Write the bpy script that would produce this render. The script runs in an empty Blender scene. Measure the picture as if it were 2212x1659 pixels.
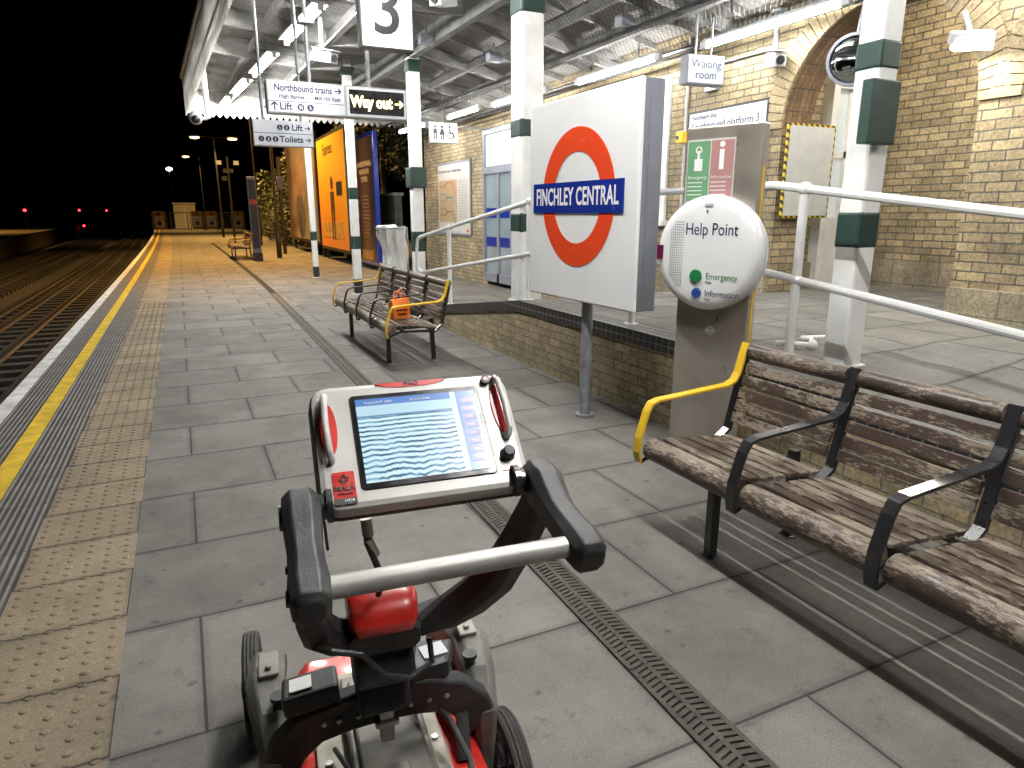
import bpy, bmesh, math, random
from mathutils import Vector, Matrix, noise
random.seed(7)
C=bpy.context.collection
rad=math.radians
# ------------------------------------------------------------ materials
def newmat(name):
    m=bpy.data.materials.new(name); m.use_nodes=True; nt=m.node_tree
    m.cycles.emission_sampling='NONE'
    b=nt.nodes["Principled BSDF"]; return m,nt,b
def N(nt,t,**k):
    n=nt.nodes.new(t)
    for a,v in k.items(): setattr(n,a,v)
    return n
def L(nt,a,b): nt.links.new(a,b)
def math_(nt,op,a,b=None,c=None):
    n=nt.nodes.new("ShaderNodeMath"); n.operation=op
    for i,v in enumerate((a,b,c)):
        if v is None: continue
        if isinstance(v,(int,float)): n.inputs[i].default_value=v
        else: nt.links.new(v,n.inputs[i])
    return n.outputs[0]
def mixc(nt,f,a,b,mode='MIX'):
    n=nt.nodes.new("ShaderNodeMix"); n.data_type='RGBA'; n.blend_type=mode
    for i,v in ((0,f),(6,a),(7,b)):
        if isinstance(v,(int,float)): n.inputs[i].default_value=v
        elif isinstance(v,tuple): n.inputs[i].default_value=(*v,1) if len(v)==3 else v
        else: nt.links.new(v,n.inputs[i])
    return n.outputs[2]
def ramp(nt,fac,stops):
    n=nt.nodes.new("ShaderNodeValToRGB"); e=n.color_ramp.elements
    e[0].position=stops[0][0]; e[0].color=(*stops[0][1],1)
    e[1].position=stops[-1][0]; e[1].color=(*stops[-1][1],1)
    for p,c in stops[1:-1]:
        x=e.new(p); x.color=(*c,1)
    nt.links.new(fac,n.inputs[0]); return n.outputs[0]
def g3(v): return (v,v,v)
def pos(nt): return nt.nodes.new("ShaderNodeNewGeometry").outputs["Position"]
def noise_(nt,vec,scale,detail=4,rough=.55):
    n=N(nt,"ShaderNodeTexNoise"); n.inputs["Scale"].default_value=scale; n.inputs["Detail"].default_value=detail; n.inputs["Roughness"].default_value=rough
    if vec is not None: L(nt,vec,n.inputs["Vector"])
    return n.outputs[0]
def bump(nt,b,h,strength=.3,dist=.01):
    n=N(nt,"ShaderNodeBump"); n.inputs["Strength"].default_value=strength; n.inputs["Distance"].default_value=dist
    L(nt,h,n.inputs["Height"]); L(nt,n.outputs[0],b.inputs["Normal"])
def M(name,col,rough=.5,metal=0,var=.18,scale=6,bmp=.0,bs=80,emit=None,es=0,coat=0):
    m,nt,b=newmat(name)
    tc=N(nt,"ShaderNodeTexCoord").outputs["Object"]
    n1=noise_(nt,tc,scale)
    k=ramp(nt,n1,[(.3,g3(1-var)),(.7,g3(1+var*.4))])
    c=mixc(nt,1.0,tuple(col),k,'MULTIPLY'); L(nt,c,b.inputs["Base Color"])
    r=ramp(nt,noise_(nt,tc,scale*2.3),[(.3,g3(max(0,rough-.08))),(.7,g3(min(1,rough+.1)))])
    L(nt,r,b.inputs["Roughness"]); b.inputs["Metallic"].default_value=metal
    if bmp: bump(nt,b,noise_(nt,tc,bs),bmp,.004)
    if emit: b.inputs["Emission Color"].default_value=(*emit,1); b.inputs["Emission Strength"].default_value=es
    if coat: b.inputs["Coat Weight"].default_value=coat; b.inputs["Coat Roughness"].default_value=.08
    return m
def wallvec(nt):
    g=nt.nodes.new("ShaderNodeNewGeometry"); p=N(nt,"ShaderNodeSeparateXYZ"); L(nt,g.outputs["Position"],p.inputs[0])
    q=N(nt,"ShaderNodeSeparateXYZ"); L(nt,g.outputs["True Normal"],q.inputs[0])
    f=math_(nt,'GREATER_THAN',math_(nt,'ABSOLUTE',q.outputs[0]),.6)
    u=math_(nt,'ADD',math_(nt,'MULTIPLY',p.outputs[1],f),math_(nt,'MULTIPLY',p.outputs[0],math_(nt,'SUBTRACT',1,f)))
    c=N(nt,"ShaderNodeCombineXYZ"); L(nt,u,c.inputs[0]); L(nt,p.outputs[2],c.inputs[1])
    return c.outputs[0],g.outputs["Position"]
def brickmat(name,c1,c2,mort,bw=.24,rh=.082,ms=.008,dirt=.5,off=.5,rough=.85,bstr=.8):
    m,nt,b=newmat(name); v,p=wallvec(nt)
    wob=N(nt,"ShaderNodeVectorMath"); wob.operation='ADD'
    nz=N(nt,"ShaderNodeTexNoise"); nz.inputs["Scale"].default_value=9; L(nt,p,nz.inputs["Vector"])
    sc=N(nt,"ShaderNodeVectorMath"); sc.operation='SCALE'; sc.inputs["Scale"].default_value=.012; L(nt,nz.outputs["Color"],sc.inputs[0])
    L(nt,v,wob.inputs[0]); L(nt,sc.outputs[0],wob.inputs[1])
    t=N(nt,"ShaderNodeTexBrick"); t.offset=off; L(nt,wob.outputs[0],t.inputs["Vector"])
    t.inputs["Scale"].default_value=1; t.inputs["Brick Width"].default_value=bw; t.inputs["Row Height"].default_value=rh
    t.inputs["Mortar Size"].default_value=ms; t.inputs["Mortar Smooth"].default_value=.3; t.inputs["Bias"].default_value=-.1
    t.inputs["Color1"].default_value=(*c1,1); t.inputs["Color2"].default_value=(*c2,1); t.inputs["Mortar"].default_value=(*mort,1)
    n=ramp(nt,noise_(nt,p,1.3,6),[(.3,g3(1-dirt)),(.62,g3(1.05))])
    n2=ramp(nt,noise_(nt,p,42,4,.7),[(.3,g3(.5)),(.6,g3(1.12))])
    n3=ramp(nt,noise_(nt,p,7,5,.7),[(.3,g3(.7)),(.6,g3(1.05))])
    c=mixc(nt,1,mixc(nt,1,mixc(nt,1,t.outputs["Color"],n,'MULTIPLY'),n2,'MULTIPLY'),n3,'MULTIPLY')
    L(nt,c,b.inputs["Base Color"]); b.inputs["Roughness"].default_value=rough
    h=math_(nt,'SUBTRACT',math_(nt,'MULTIPLY',noise_(nt,p,60),.5),t.outputs["Fac"])
    bump(nt,b,h,bstr,.010); return m
def pavemat(name,c1,c2,mort,bw=.9,rh=.68,ms=.006,rot=0,ox=0,oy=0,speck=.25,rough=.8):
    m,nt,b=newmat(name); p=pos(nt)
    mp=N(nt,"ShaderNodeMapping"); L(nt,p,mp.inputs[0]); mp.inputs["Location"].default_value=(ox,oy,0); mp.inputs["Rotation"].default_value=(0,0,rot)
    def bt(size,smooth):
        t=N(nt,"ShaderNodeTexBrick"); L(nt,mp.outputs[0],t.inputs["Vector"])
        t.inputs["Scale"].default_value=1; t.inputs["Brick Width"].default_value=bw; t.inputs["Row Height"].default_value=rh
        t.inputs["Mortar Size"].default_value=size; t.inputs["Mortar Smooth"].default_value=smooth
        t.inputs["Color1"].default_value=(*c1,1); t.inputs["Color2"].default_value=(*c2,1); t.inputs["Mortar"].default_value=(*mort,1); return t
    t=bt(ms,.2); t2=bt(.05,1.0)
    n=ramp(nt,noise_(nt,p,1.5,8,.7),[(.32,g3(.66)),(.62,g3(1.10))])
    n2=ramp(nt,noise_(nt,p,150,3,.8),[(.3,g3(1-speck)),(.55,g3(1)),(.68,g3(1+speck*1.6))])
    st=N(nt,"ShaderNodeTexVoronoi"); st.inputs["Scale"].default_value=5.5; L(nt,p,st.inputs["Vector"])
    st2=math_(nt,'ADD',st.outputs["Distance"],math_(nt,'MULTIPLY',noise_(nt,p,26,3),.22))
    n3=ramp(nt,st2,[(.17,g3(.58)),(.21,g3(1))])
    n4=ramp(nt,noise_(nt,p,8,6,.8),[(.57,g3(1)),(.68,g3(.6))])
    edge=ramp(nt,math_(nt,'MULTIPLY',t2.outputs["Fac"],noise_(nt,p,5,4)),[(.1,g3(1)),(.55,g3(.7))])
    c=mixc(nt,1,mixc(nt,1,mixc(nt,1,mixc(nt,1,mixc(nt,1,t.outputs["Color"],n,'MULTIPLY'),n2,'MULTIPLY'),n3,'MULTIPLY'),n4,'MULTIPLY'),edge,'MULTIPLY')
    L(nt,c,b.inputs["Base Color"])
    L(nt,ramp(nt,noise_(nt,p,2.2,5),[(.3,g3(rough-.15)),(.7,g3(min(1,rough+.15)))]),b.inputs["Roughness"])
    b.inputs["Specular IOR Level"].default_value=.35
    h=math_(nt,'SUBTRACT',math_(nt,'MULTIPLY',noise_(nt,p,120),.35),t.outputs["Fac"])
    bump(nt,b,h,.45,.006); return m
def ribmat(name,col,dark,pitch=.032):
    m,nt,b=newmat(name); p=pos(nt); s=N(nt,"ShaderNodeSeparateXYZ"); L(nt,p,s.inputs[0])
    w=math_(nt,'SINE',math_(nt,'MULTIPLY',s.outputs[0],2*math.pi/pitch))
    w2=math_(nt,'FRACT',math_(nt,'MULTIPLY',s.outputs[1],1/.6))
    j=math_(nt,'LESS_THAN',w2,.012)
    n=ramp(nt,noise_(nt,p,5,6,.7),[(.3,g3(.55)),(.7,g3(1.15))])
    c=mixc(nt,math_(nt,'GREATER_THAN',w,.1),tuple(dark),tuple(col))
    c=mixc(nt,1,c,n,'MULTIPLY'); c=mixc(nt,j,c,(.02,.02,.02)); L(nt,c,b.inputs["Base Color"]); b.inputs["Roughness"].default_value=.75
    bump(nt,b,w,.5,.006); return m
def emis(name,col,s,sample=False):
    m,nt,b=newmat(name); tc=N(nt,"ShaderNodeTexCoord").outputs["Object"]
    k=ramp(nt,noise_(nt,tc,3),[(.2,g3(.92)),(.8,g3(1))])
    c=mixc(nt,1,tuple(col),k,'MULTIPLY'); L(nt,c,b.inputs["Emission Color"]); b.inputs["Base Color"].default_value=(*col,1)
    if sample:
        m.cycles.emission_sampling='AUTO'; nt.links.clear()
        b.inputs["Emission Color"].default_value=(*col,1); L(nt,b.outputs[0],nt.nodes["Material Output"].inputs[0])
    b.inputs["Emission Strength"].default_value=s; return m
white=M("white_paint",(.78,.79,.78),.35,var=.16,scale=4,bmp=.12,bs=30,coat=.2)
green=M("dark_green_paint",(.008,.033,.026),.5,var=.2)
black=M("black_plastic",(.022,.022,.024),.48,var=.4,scale=14,bmp=.2,bs=160)
blackmetal=M("black_metal_paint",(.018,.018,.02),.32,var=.3,bmp=.15,coat=.3)
rubber=M("tyre_rubber",(.035,.034,.033),.75,var=.3,scale=20,bmp=.3)
yellowp=M("yellow_paint",(.80,.50,.03),.35,var=.2)
steel=M("brushed_steel",(.5,.48,.45),.3,.9,var=.2,scale=3)
darksteel=M("brown_brushed_steel",(.47,.43,.37),.34,.6,var=.3,scale=3)
galv=M("galvanised_steel",(.33,.35,.37),.5,.5,var=.3,scale=14)
grey=M("grey_casing",(.20,.215,.255),.45,var=.12)
lgrey=M("light_grey_casing",(.5,.52,.53),.45,var=.12)
signwhite=M("sign_white_enamel",(.87,.88,.89),.15,var=.04,scale=2,coat=.4)
signlit=M("sign_white_lit",(.72,.74,.78),.3,var=.05,emit=(.85,.9,1),es=.18)
rred=M("sign_red_enamel",(.80,.075,.022),.18,var=.04,coat=.4)
rblue=M("sign_blue_enamel",(.012,.03,.25),.18,var=.05,coat=.4)
txtw=M("lettering_white",(.85,.85,.85),.3,var=.03)
txtb=M("lettering_navy",(.012,.02,.08),.35,var=.05)
txtk=M("lettering_black",(.01,.01,.012),.4,var=.05)
redpl=M("red_plastic",(.62,.028,.018),.3,var=.3,scale=9,coat=.3)
silver=M("silver_plastic",(.52,.51,.48),.38,.1,var=.18,scale=9,bmp=.1,bs=120)
alu=M("aluminium",(.42,.41,.385),.45,.35,var=.35,scale=10,bmp=.15,bs=90)
greyplate=M("grey_metal_box",(.25,.24,.21),.55,.25,var=.45,scale=9,bmp=.2,bs=60)
winglass=M("window_glass",(.5,.55,.56),.15,var=.2,scale=1.5,emit=(.8,.85,.85),es=.3)
ledtxt=emis("led_lettering",(1,.88,.42),3.0)
tubeR=emis("fluorescent_tube_wall",(1,.98,.945),125,True)
tubeL=emis("fluorescent_tube_edge",(1,.98,.945),370,True)
sodium=emis("sodium_lamp",(1,.55,.16),40)
coldlamp=emis("cold_lamp",(.8,.95,1),20)
redlamp=emis("red_signal",(1,.02,.03),14)
floodm=emis("flood_lamp",(1,.97,.9),9)
brick=brickmat("yellow_stock_brick",(.49,.39,.225),(.28,.22,.13),(.13,.12,.1),dirt=.4)
brick2=brickmat("low_wall_brick",(.50,.40,.24),(.32,.255,.155),(.2,.185,.15),bw=.225,rh=.075,ms=.006,dirt=.4)
voussoir=brickmat("pale_arch_brick",(.38,.30,.18),(.33,.26,.15),(.15,.13,.1),bw=3,rh=3,ms=.001,dirt=.4)
archbrick=brickmat("red_brown_arch_brick",(.23,.14,.07),(.15,.09,.045),(.1,.08,.06),bw=.075,rh=.22,off=0,dirt=.3)
copebrick=brickmat("black_coping_brick",(.022,.023,.028),(.034,.034,.04),(.2,.19,.17),bw=.075,rh=.6,ms=.005,off=0,rough=.4,dirt=.2)
copetop=brickmat("grey_coping_top",(.2,.2,.19),(.16,.16,.155),(.08,.075,.07),bw=.3,rh=.6,off=0,dirt=.3)
darkwall=brickmat("dark_stone_wall",(.07,.065,.055),(.045,.042,.038),(.03,.03,.03),bw=.4,rh=.2)
pave=pavemat("grey_slab_paving",(.180,.172,.156),(.138,.132,.120),(.05,.046,.041),ox=.09,oy=.05)
pave2=pavemat("raised_slab_paving",(.20,.193,.178),(.155,.149,.138),(.06,.056,.05),bw=.6,rh=.6,ox=.2)
tact=pavemat("buff_tactile",(.265,.215,.145),(.215,.175,.12),(.06,.05,.04),bw=.9,rh=.4,ms=.006,ox=.35,speck=.3)
ribg=ribmat("ribbed_grey_coping",(.18,.17,.16),(.06,.058,.055))
yline=M("yellow_line_paint",(.66,.45,.03),.6,var=.4,scale=7,bmp=.4,bs=60)
wline=M("white_line_paint",(.64,.64,.62),.65,var=.4,scale=6,bmp=.4,bs=60)
ballast=M("ballast",(.033,.030,.027),.95,var=.7,scale=22,bmp=1,bs=25)
soil=M("dark_ground",(.02,.019,.017),.95,var=.5,scale=3,bmp=.6,bs=15)
railm=M("rail_steel",(.07,.06,.052),.5,.6,var=.4,scale=8)
sleeper=M("sleeper_wood",(.025,.022,.02),.9,var=.4,scale=10)
grate=M("drain_grate",(.060,.050,.040),.6,.3,var=.5,scale=25,bmp=.3)
void=M("drain_void",(.006,.006,.006),.9)
bagwhite=M("white_sack",(.75,.76,.74),.6,var=.15,scale=9,bmp=.6,bs=14)
orangeb=M("orange_bag",(.85,.2,.02),.5,var=.15,scale=9,bmp=.4,bs=16)
leafm=M("leaf_foliage",(.05,.065,.02),.6,var=.6,scale=2)
leafd=M("leaf_foliage_dark",(.02,.03,.012),.7,var=.5,scale=2)
bark=M("bark",(.06,.045,.03),.9,bmp=.6,bs=20)
def woodmat():
    m,nt,b=newmat("peeling_brown_wood"); tc=N(nt,"ShaderNodeTexCoord").outputs["Object"]
    mp=N(nt,"ShaderNodeMapping"); L(nt,tc,mp.inputs[0]); mp.inputs["Scale"].default_value=(1.3,.34,1.3)
    a=noise_(nt,mp.outputs[0],85,8,.72)
    mq=N(nt,"ShaderNodeMapping"); L(nt,tc,mq.inputs[0]); mq.inputs["Scale"].default_value=(1.2,.5,1.2)
    big=noise_(nt,mq.outputs[0],6,4,.6)
    s=math_(nt,'ADD',math_(nt,'MULTIPLY',a,.6),math_(nt,'MULTIPLY',big,.5))
    f=ramp(nt,s,[(.560,g3(0)),(.578,g3(1))])
    mp3=N(nt,"ShaderNodeMapping"); L(nt,tc,mp3.inputs[0]); mp3.inputs["Scale"].default_value=(6,.4,6)
    wd=ramp(nt,noise_(nt,mp3.outputs[0],30,6,.7),[(.3,(.15,.12,.09)),(.7,(.33,.275,.21))])
    paint=ramp(nt,big,[(.3,(.045,.031,.024)),(.7,(.075,.052,.040))])
    L(nt,mixc(nt,f,paint,wd),b.inputs["Base Color"])
    L(nt,ramp(nt,s,[(.55,g3(.36)),(.575,g3(.85))]),b.inputs["Roughness"])
    bump(nt,b,math_(nt,'SUBTRACT',1,f),.35,.001); return m
wood=woodmat()
def ceilmat():
    m,nt,b=newmat("white_canopy_boards"); p=pos(nt); s=N(nt,"ShaderNodeSeparateXYZ"); L(nt,p,s.inputs[0])
    fr=math_(nt,'FRACT',math_(nt,'MULTIPLY',s.outputs[1],1/.11)); j=math_(nt,'LESS_THAN',fr,.1)
    n=ramp(nt,noise_(nt,p,1.6,6,.7),[(.3,(.26,.25,.235)),(.65,(.46,.45,.43))])
    L(nt,mixc(nt,j,n,(.10,.095,.09)),b.inputs["Base Color"]); b.inputs["Roughness"].default_value=.6; bump(nt,b,fr,.3,.008); return m
ceilm=ceilmat()
beamm=M("white_beam_paint",(.42,.42,.40),.5,var=.35,scale=5,bmp=.2)
valm=M("white_valance_paint",(.80,.79,.75),.5,var=.25,scale=5,bmp=.2)
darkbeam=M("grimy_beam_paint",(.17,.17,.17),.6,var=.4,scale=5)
def netmat():
    m,nt,b=newmat("pigeon_netting"); p=pos(nt); s=N(nt,"ShaderNodeSeparateXYZ"); L(nt,p,s.inputs[0])
    u=math_(nt,'ADD',s.outputs[0],s.outputs[1]); v=math_(nt,'SUBTRACT',s.outputs[0],s.outputs[1])
    a=math_(nt,'LESS_THAN',math_(nt,'FRACT',math_(nt,'MULTIPLY',u,14)),.13)
    c=math_(nt,'LESS_THAN',math_(nt,'FRACT',math_(nt,'MULTIPLY',v,14)),.13)
    k=math_(nt,'MAXIMUM',a,c); b.inputs["Base Color"].default_value=(.06,.06,.06,1); b.inputs["Roughness"].default_value=.8
    L(nt,k,b.inputs["Alpha"]); return m
netm=netmat()
# ------------------------------------------------------------ mesh builder
class B:
    def __init__(s): s.bm=bmesh.new()
    def box(s,c,d,rot=None):
        M4=Matrix.Translation(Vector(c))
        if rot is not None: M4=M4@(Matrix.Rotation(rot[2],4,'Z')@Matrix.Rotation(rot[1],4,'Y')@Matrix.Rotation(rot[0],4,'X'))
        M4=M4@Matrix.Diagonal((d[0],d[1],d[2],1)); bmesh.ops.create_cube(s.bm,size=1,matrix=M4); return s
    def bb(s,x0,x1,y0,y1,z0,z1): return s.box(((x0+x1)/2,(y0+y1)/2,(z0+z1)/2),(abs(x1-x0),abs(y1-y0),abs(z1-z0)))
    def ring(s,rings,caps=True,closed=False,smooth=True):
        vs=[[s.bm.verts.new(p) for p in r] for r in rings]; n=len(vs[0]); k=len(vs)
        for i in range(k if closed else k-1):
            a,b=vs[i],vs[(i+1)%k]
            for j in range(n):
                try:
                    f=s.bm.faces.new((a[j],a[(j+1)%n],b[(j+1)%n],b[j])); f.smooth=smooth
                except ValueError: pass
        if caps and not closed:
            s.bm.faces.new(vs[0][::-1]); s.bm.faces.new(vs[-1])
        return s
    def cyl(s,p0,p1,r,r2=None,n=14): return s.tube([p0,p1],[r,r if r2 is None else r2],n)
    def tube(s,pts,r,n=10,closed=False):
        pts=[Vector(p) for p in pts]; k=len(pts); rs=r if isinstance(r,(list,tuple)) else [r]*k; rings=[]; ref=None
        for i,p in enumerate(pts):
            if closed: t=(pts[(i+1)%k]-pts[i-1]).normalized()
            else: t=((pts[min(i+1,k-1)]-pts[i]).normalized()+(pts[i]-pts[max(i-1,0)]).normalized()).normalized()
            if ref is None: ref=Vector((0,0,1)) if abs(t.z)<.9 else Vector((1,0,0))
            a=t.cross(ref).normalized(); ref=a.cross(t).normalized()
            rings.append([p+(a*math.cos(2*math.pi*j/n)+ref*math.sin(2*math.pi*j/n))*rs[i] for j in range(n)])
        return s.ring(rings,closed=closed)
    def sweep(s,pts,sizes,side,n=16,e=.45,smooth=True):
        pts=[Vector(p) for p in pts]; k=len(pts); side=Vector(side).normalized(); rings=[]
        for i,p in enumerate(pts):
            t=((pts[min(i+1,k-1)]-pts[i]).normalized()+(pts[i]-pts[max(i-1,0)]).normalized()).normalized()
            sd=(side-t*side.dot(t)).normalized(); up=t.cross(sd); w,h=sizes[i]
            rr=[]
            for j in range(n):
                a=2*math.pi*j/n; ca,sa=math.cos(a),math.sin(a)
                rr.append(p+sd*(math.copysign(abs(ca)**e,ca)*w/2)+up*(math.copysign(abs(sa)**e,sa)*h/2))
            rings.append(rr)
        return s.ring(rings,smooth=smooth)
    def beam(s,pts,sizes,side,ch=.22):
        pts=[Vector(p) for p in pts]; k=len(pts); side=Vector(side).normalized(); rings=[]
        for i,p in enumerate(pts):
            t=((pts[min(i+1,k-1)]-pts[i]).normalized()+(pts[i]-pts[max(i-1,0)]).normalized()).normalized()
            sd=(side-t*side.dot(t)).normalized(); up=t.cross(sd); w,h=sizes[i]; c=ch*min(w,h)
            q=[(w/2,h/2-c),(w/2-c,h/2),(-w/2+c,h/2),(-w/2,h/2-c),(-w/2,-h/2+c),(-w/2+c,-h/2),(w/2-c,-h/2),(w/2,-h/2+c)]
            rings.append([p+sd*a+up*b for a,b in q])
        return s.ring(rings)
    def strap(s,pts,w,h,side):
        pts=[Vector(p) for p in pts]; k=len(pts); side=Vector(side); rings=[]
        for i,p in enumerate(pts):
            t=((pts[min(i+1,k-1)]-pts[i]).normalized()+(pts[i]-pts[max(i-1,0)]).normalized()).normalized()
            up=t.cross(side).normalized()
            rings.append([p+side*w/2+up*h/2,p-side*w/2+up*h/2,p-side*w/2-up*h/2,p+side*w/2-up*h/2])
        return s.ring(rings,smooth=False)
    def prism(s,poly,axis,d0,d1,smooth=False):
        def P(a,b,d): return {'x':(d,a,b),'y':(a,d,b),'z':(a,b,d)}[axis]
        return s.ring([[P(a,b,d0) for a,b in poly],[P(a,b,d1) for a,b in poly]],smooth=smooth)
    def lathe(s,prof,o=(0,0,0),axis='z',n=28):
        rings=[]
        for r,h in prof:
            q=[]
            for j in range(n):
                a=2*math.pi*j/n; c,d=r*math.cos(a),r*math.sin(a)
                q.append({'z':(o[0]+c,o[1]+d,o[2]+h),'y':(o[0]+c,o[1]+h,o[2]+d),'x':(o[0]+h,o[1]+c,o[2]+d)}[axis])
            rings.append(q)
        return s.ring(rings)
    def annulus(s,r0,r1,y0,y1,o=(0,0),n=64):
        rings=[]
        for r,y in ((r0,y0),(r1,y0),(r1,y1),(r0,y1)):
            rings.append([(o[0]+r*math.cos(2*math.pi*j/n),y,o[1]+r*math.sin(2*math.pi*j/n)) for j in range(n)])
        return s.ring(rings,closed=True,smooth=False)
    def sph(s,c,r,sc=(1,1,1),u=14,v=9):
        bmesh.ops.create_uvsphere(s.bm,u_segments=u,v_segments=v,radius=r,matrix=Matrix.Translation(Vector(c))@Matrix.Diagonal((*sc,1)))
        return s
    def done(s,name,mat,parent=None,bev=0,loc=None,rot=None,smooth=False,warp=None,**props):
        bmesh.ops.recalc_face_normals(s.bm,faces=s.bm.faces[:])
        if warp:
            for v in s.bm.verts: v.co=warp(v.co)
        if smooth:
            for f in s.bm.faces: f.smooth=True
        else:
            for e in s.bm.edges:
                if len(e.link_faces)==2 and e.calc_face_angle(0)>rad(34): e.smooth=False
        me=bpy.data.meshes.new(name); s.bm.to_mesh(me); s.bm.free()
        me.materials.append(mat)
        o=bpy.data.objects.new(name,me); C.objects.link(o)
        if loc: o.location=loc
        if rot: o.rotation_euler=rot
        if parent: o.parent=parent
        if bev:
            md=o.modifiers.new("bevel",'BEVEL'); md.width=bev; md.segments=2; md.limit_method='ANGLE'; md.angle_limit=rad(40)
        for k,v in props.items(): o[k]=v
        return o
def thing(name,label,cat,loc=(0,0,0),rz=0,group=None):
    e=bpy.data.objects.new(name,None); C.objects.link(e); e.location=loc; e.rotation_euler=(0,0,rz); e.empty_display_size=.1
    e["label"]=label; e["category"]=cat
    if group: e["group"]=group
    return e
def text(body,size,loc,mat,parent,rot=(math.pi/2,0,0),al='CENTER',bold=.0,name="lettering",sx=1,ext=.0006,sp=1,lsp=1,fit=None):
    cu=bpy.data.curves.new("t",'FONT'); cu.body=body; cu.size=size; cu.align_x=al; cu.align_y='CENTER'; cu.offset=bold; cu.extrude=ext; cu.space_character=sp; cu.space_line=lsp; cu.resolution_u=4
    t=bpy.data.objects.new("t",cu); C.objects.link(t); bpy.context.view_layer.update()
    me=bpy.data.meshes.new_from_object(t.evaluated_get(bpy.context.evaluated_depsgraph_get())); bpy.data.objects.remove(t)
    me.materials.clear(); me.materials.append(mat)
    if fit:
        xs_=[v.co.x for v in me.vertices]; sx=fit/(max(xs_)-min(xs_))
    o=bpy.data.objects.new(name,me); C.objects.link(o); o.location=loc; o.rotation_euler=rot; o.scale=(sx,1,1); o.parent=parent
    return o
def copytree(root,loc,rz=None,label=None):
    n=root.copy(); C.objects.link(n); n.location=loc
    if rz is not None: n.rotation_euler=(0,0,rz)
    if label: n["label"]=label
    def rec(a,b):
        for ch in a.children:
            c=ch.copy(); C.objects.link(c); c.parent=b; rec(ch,c)
    rec(root,n); return n
def cx(y): return -.0002*max(0,y-15)**2
def strip(name,x0,x1,z,y0,y1,mat,thick=None,off=cx,**props):
    b=B(); ys=[]; y=y0
    while y<y1: ys.append(y); y+=2 if y<80 else 10
    ys.append(y1)
    fx0=x0 if callable(x0) else (lambda y:x0+off(y)); fx1=x1 if callable(x1) else (lambda y:x1+off(y))
    if thick:
        b.ring([[(fx0(y),y,z-thick),(fx1(y),y,z-thick),(fx1(y),y,z),(fx0(y),y,z)] for y in ys],smooth=False)
    else:
        for a,c in zip(ys,ys[1:]):
            b.bm.faces.new([b.bm.verts.new(p) for p in ((fx0(a),a,z),(fx1(a),a,z),(fx1(c),c,z),(fx0(c),c,z))])
    return b.done(name,mat,kind="structure",**props)
# ------------------------------------------------------------ ground, platform, track
B().bb(-600,600,-60,1200,-1.4,-1.3).done("ground",soil,kind="structure")
strip("track_bed",-9.2,-1.7,-1.14,-6,260,ballast,.15)
strip("platform",-1.5,6.2,0,-4,76,pave,1.3)
strip("platform_edge_paving",-1.5,-.8,.004,-4,76,ribg)
strip("white_edge_line",-1.5,-1.375,.008,-4,76,wline)
strip("yellow_safety_line",-1.175,-1.055,.008,-4,76,yline)
strip("tactile_paving",-.8,-.35,.005,-4,76,tact)
b=B(); pitch=.0667
for i in range(190):
    y=.9+i*pitch+.03
    for j in range(6):
        x=-.8+.0375+j*.075
        q=[[(x+r*math.cos(a*math.pi/4),y+r*math.sin(a*math.pi/4),z) for a in range(8)] for r,z in ((.017,.0045),(.013,.0095),(.005,.0112))]
        b.ring(q)
b.done("tactile_studs",tact,kind="stuff",label="rows of small raised buff studs on tactile paving",category="tactile studs")
dx=lambda y:1.225+.0175*min(y,16)+cx(y)
strip("drain_channel",lambda y:dx(y),lambda y:dx(y)+.13,.004,-3,40,void)
b=B(); y=.4
while y<14:
    x=dx(y); b.box((x+.035,y,.007),(.062,.0165,.007),(0,0,.25)); b.box((x+.098,y,.007),(.062,.0165,.007),(0,0,-.25)); y+=.026
for s_ in (0,.0655,.13):
    for k in range(11):
        y0=.4+k*1.26; y1=y0+1.255
        b.prism([(dx(y0)+s_-.009,y0),(dx(y0)+s_+.009,y0),(dx(y1)+s_+.009,y1),(dx(y1)+s_-.009,y1)],'z',.004,.0115)
b.done("drain_grate",grate,label="long rusty cast iron slotted drain grate in paving",category="drain grate")
def track(xc,label):
    r=thing("railway_track",label,"railway track",group="railway tracks beside the platform")
    for dxr,nm,zt in ((-.7175,"running_rail",-.88),(.7175,"running_rail",-.88),(-1.15,"conductor_rail",-.84),(0,"conductor_rail",-.88)):
        b=B(); ys=[-6+2*i for i in range(50)]+[95+i*8 for i in range(20)]
        prof=[(-.06,zt-.15),(.06,zt-.15),(.06,zt-.13),(.012,zt-.11),(.012,zt-.045),(.035,zt-.035),(.035,zt),(-.035,zt),(-.035,zt-.035),(-.012,zt-.045),(-.012,zt-.11),(-.06,zt-.13)]
        b.ring([[(xc+dxr+cx(y)+p[0],y,p[1]) for p in prof] for y in ys],smooth=False); b.done(nm,railm,r)
    b=B()
    for i in range(120):
        y=-2+i*.68; b.box((xc+cx(y),y,-1.1),(2.6,.25,.13))
    b.done("sleepers",sleeper,r,kind="stuff")
    return r
track(-3.15,"steel railway track on ballast next to the platform"); track(-6.7,"second steel railway track curving into the dark")
strip("opposite_platform",-16,-10.3,0,30,120,M("opposite_paving",(.2,.16,.09),.8,var=.3),1.3)
strip("opposite_edge_line",-10.45,-10.3,.006,30,120,wline)
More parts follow.
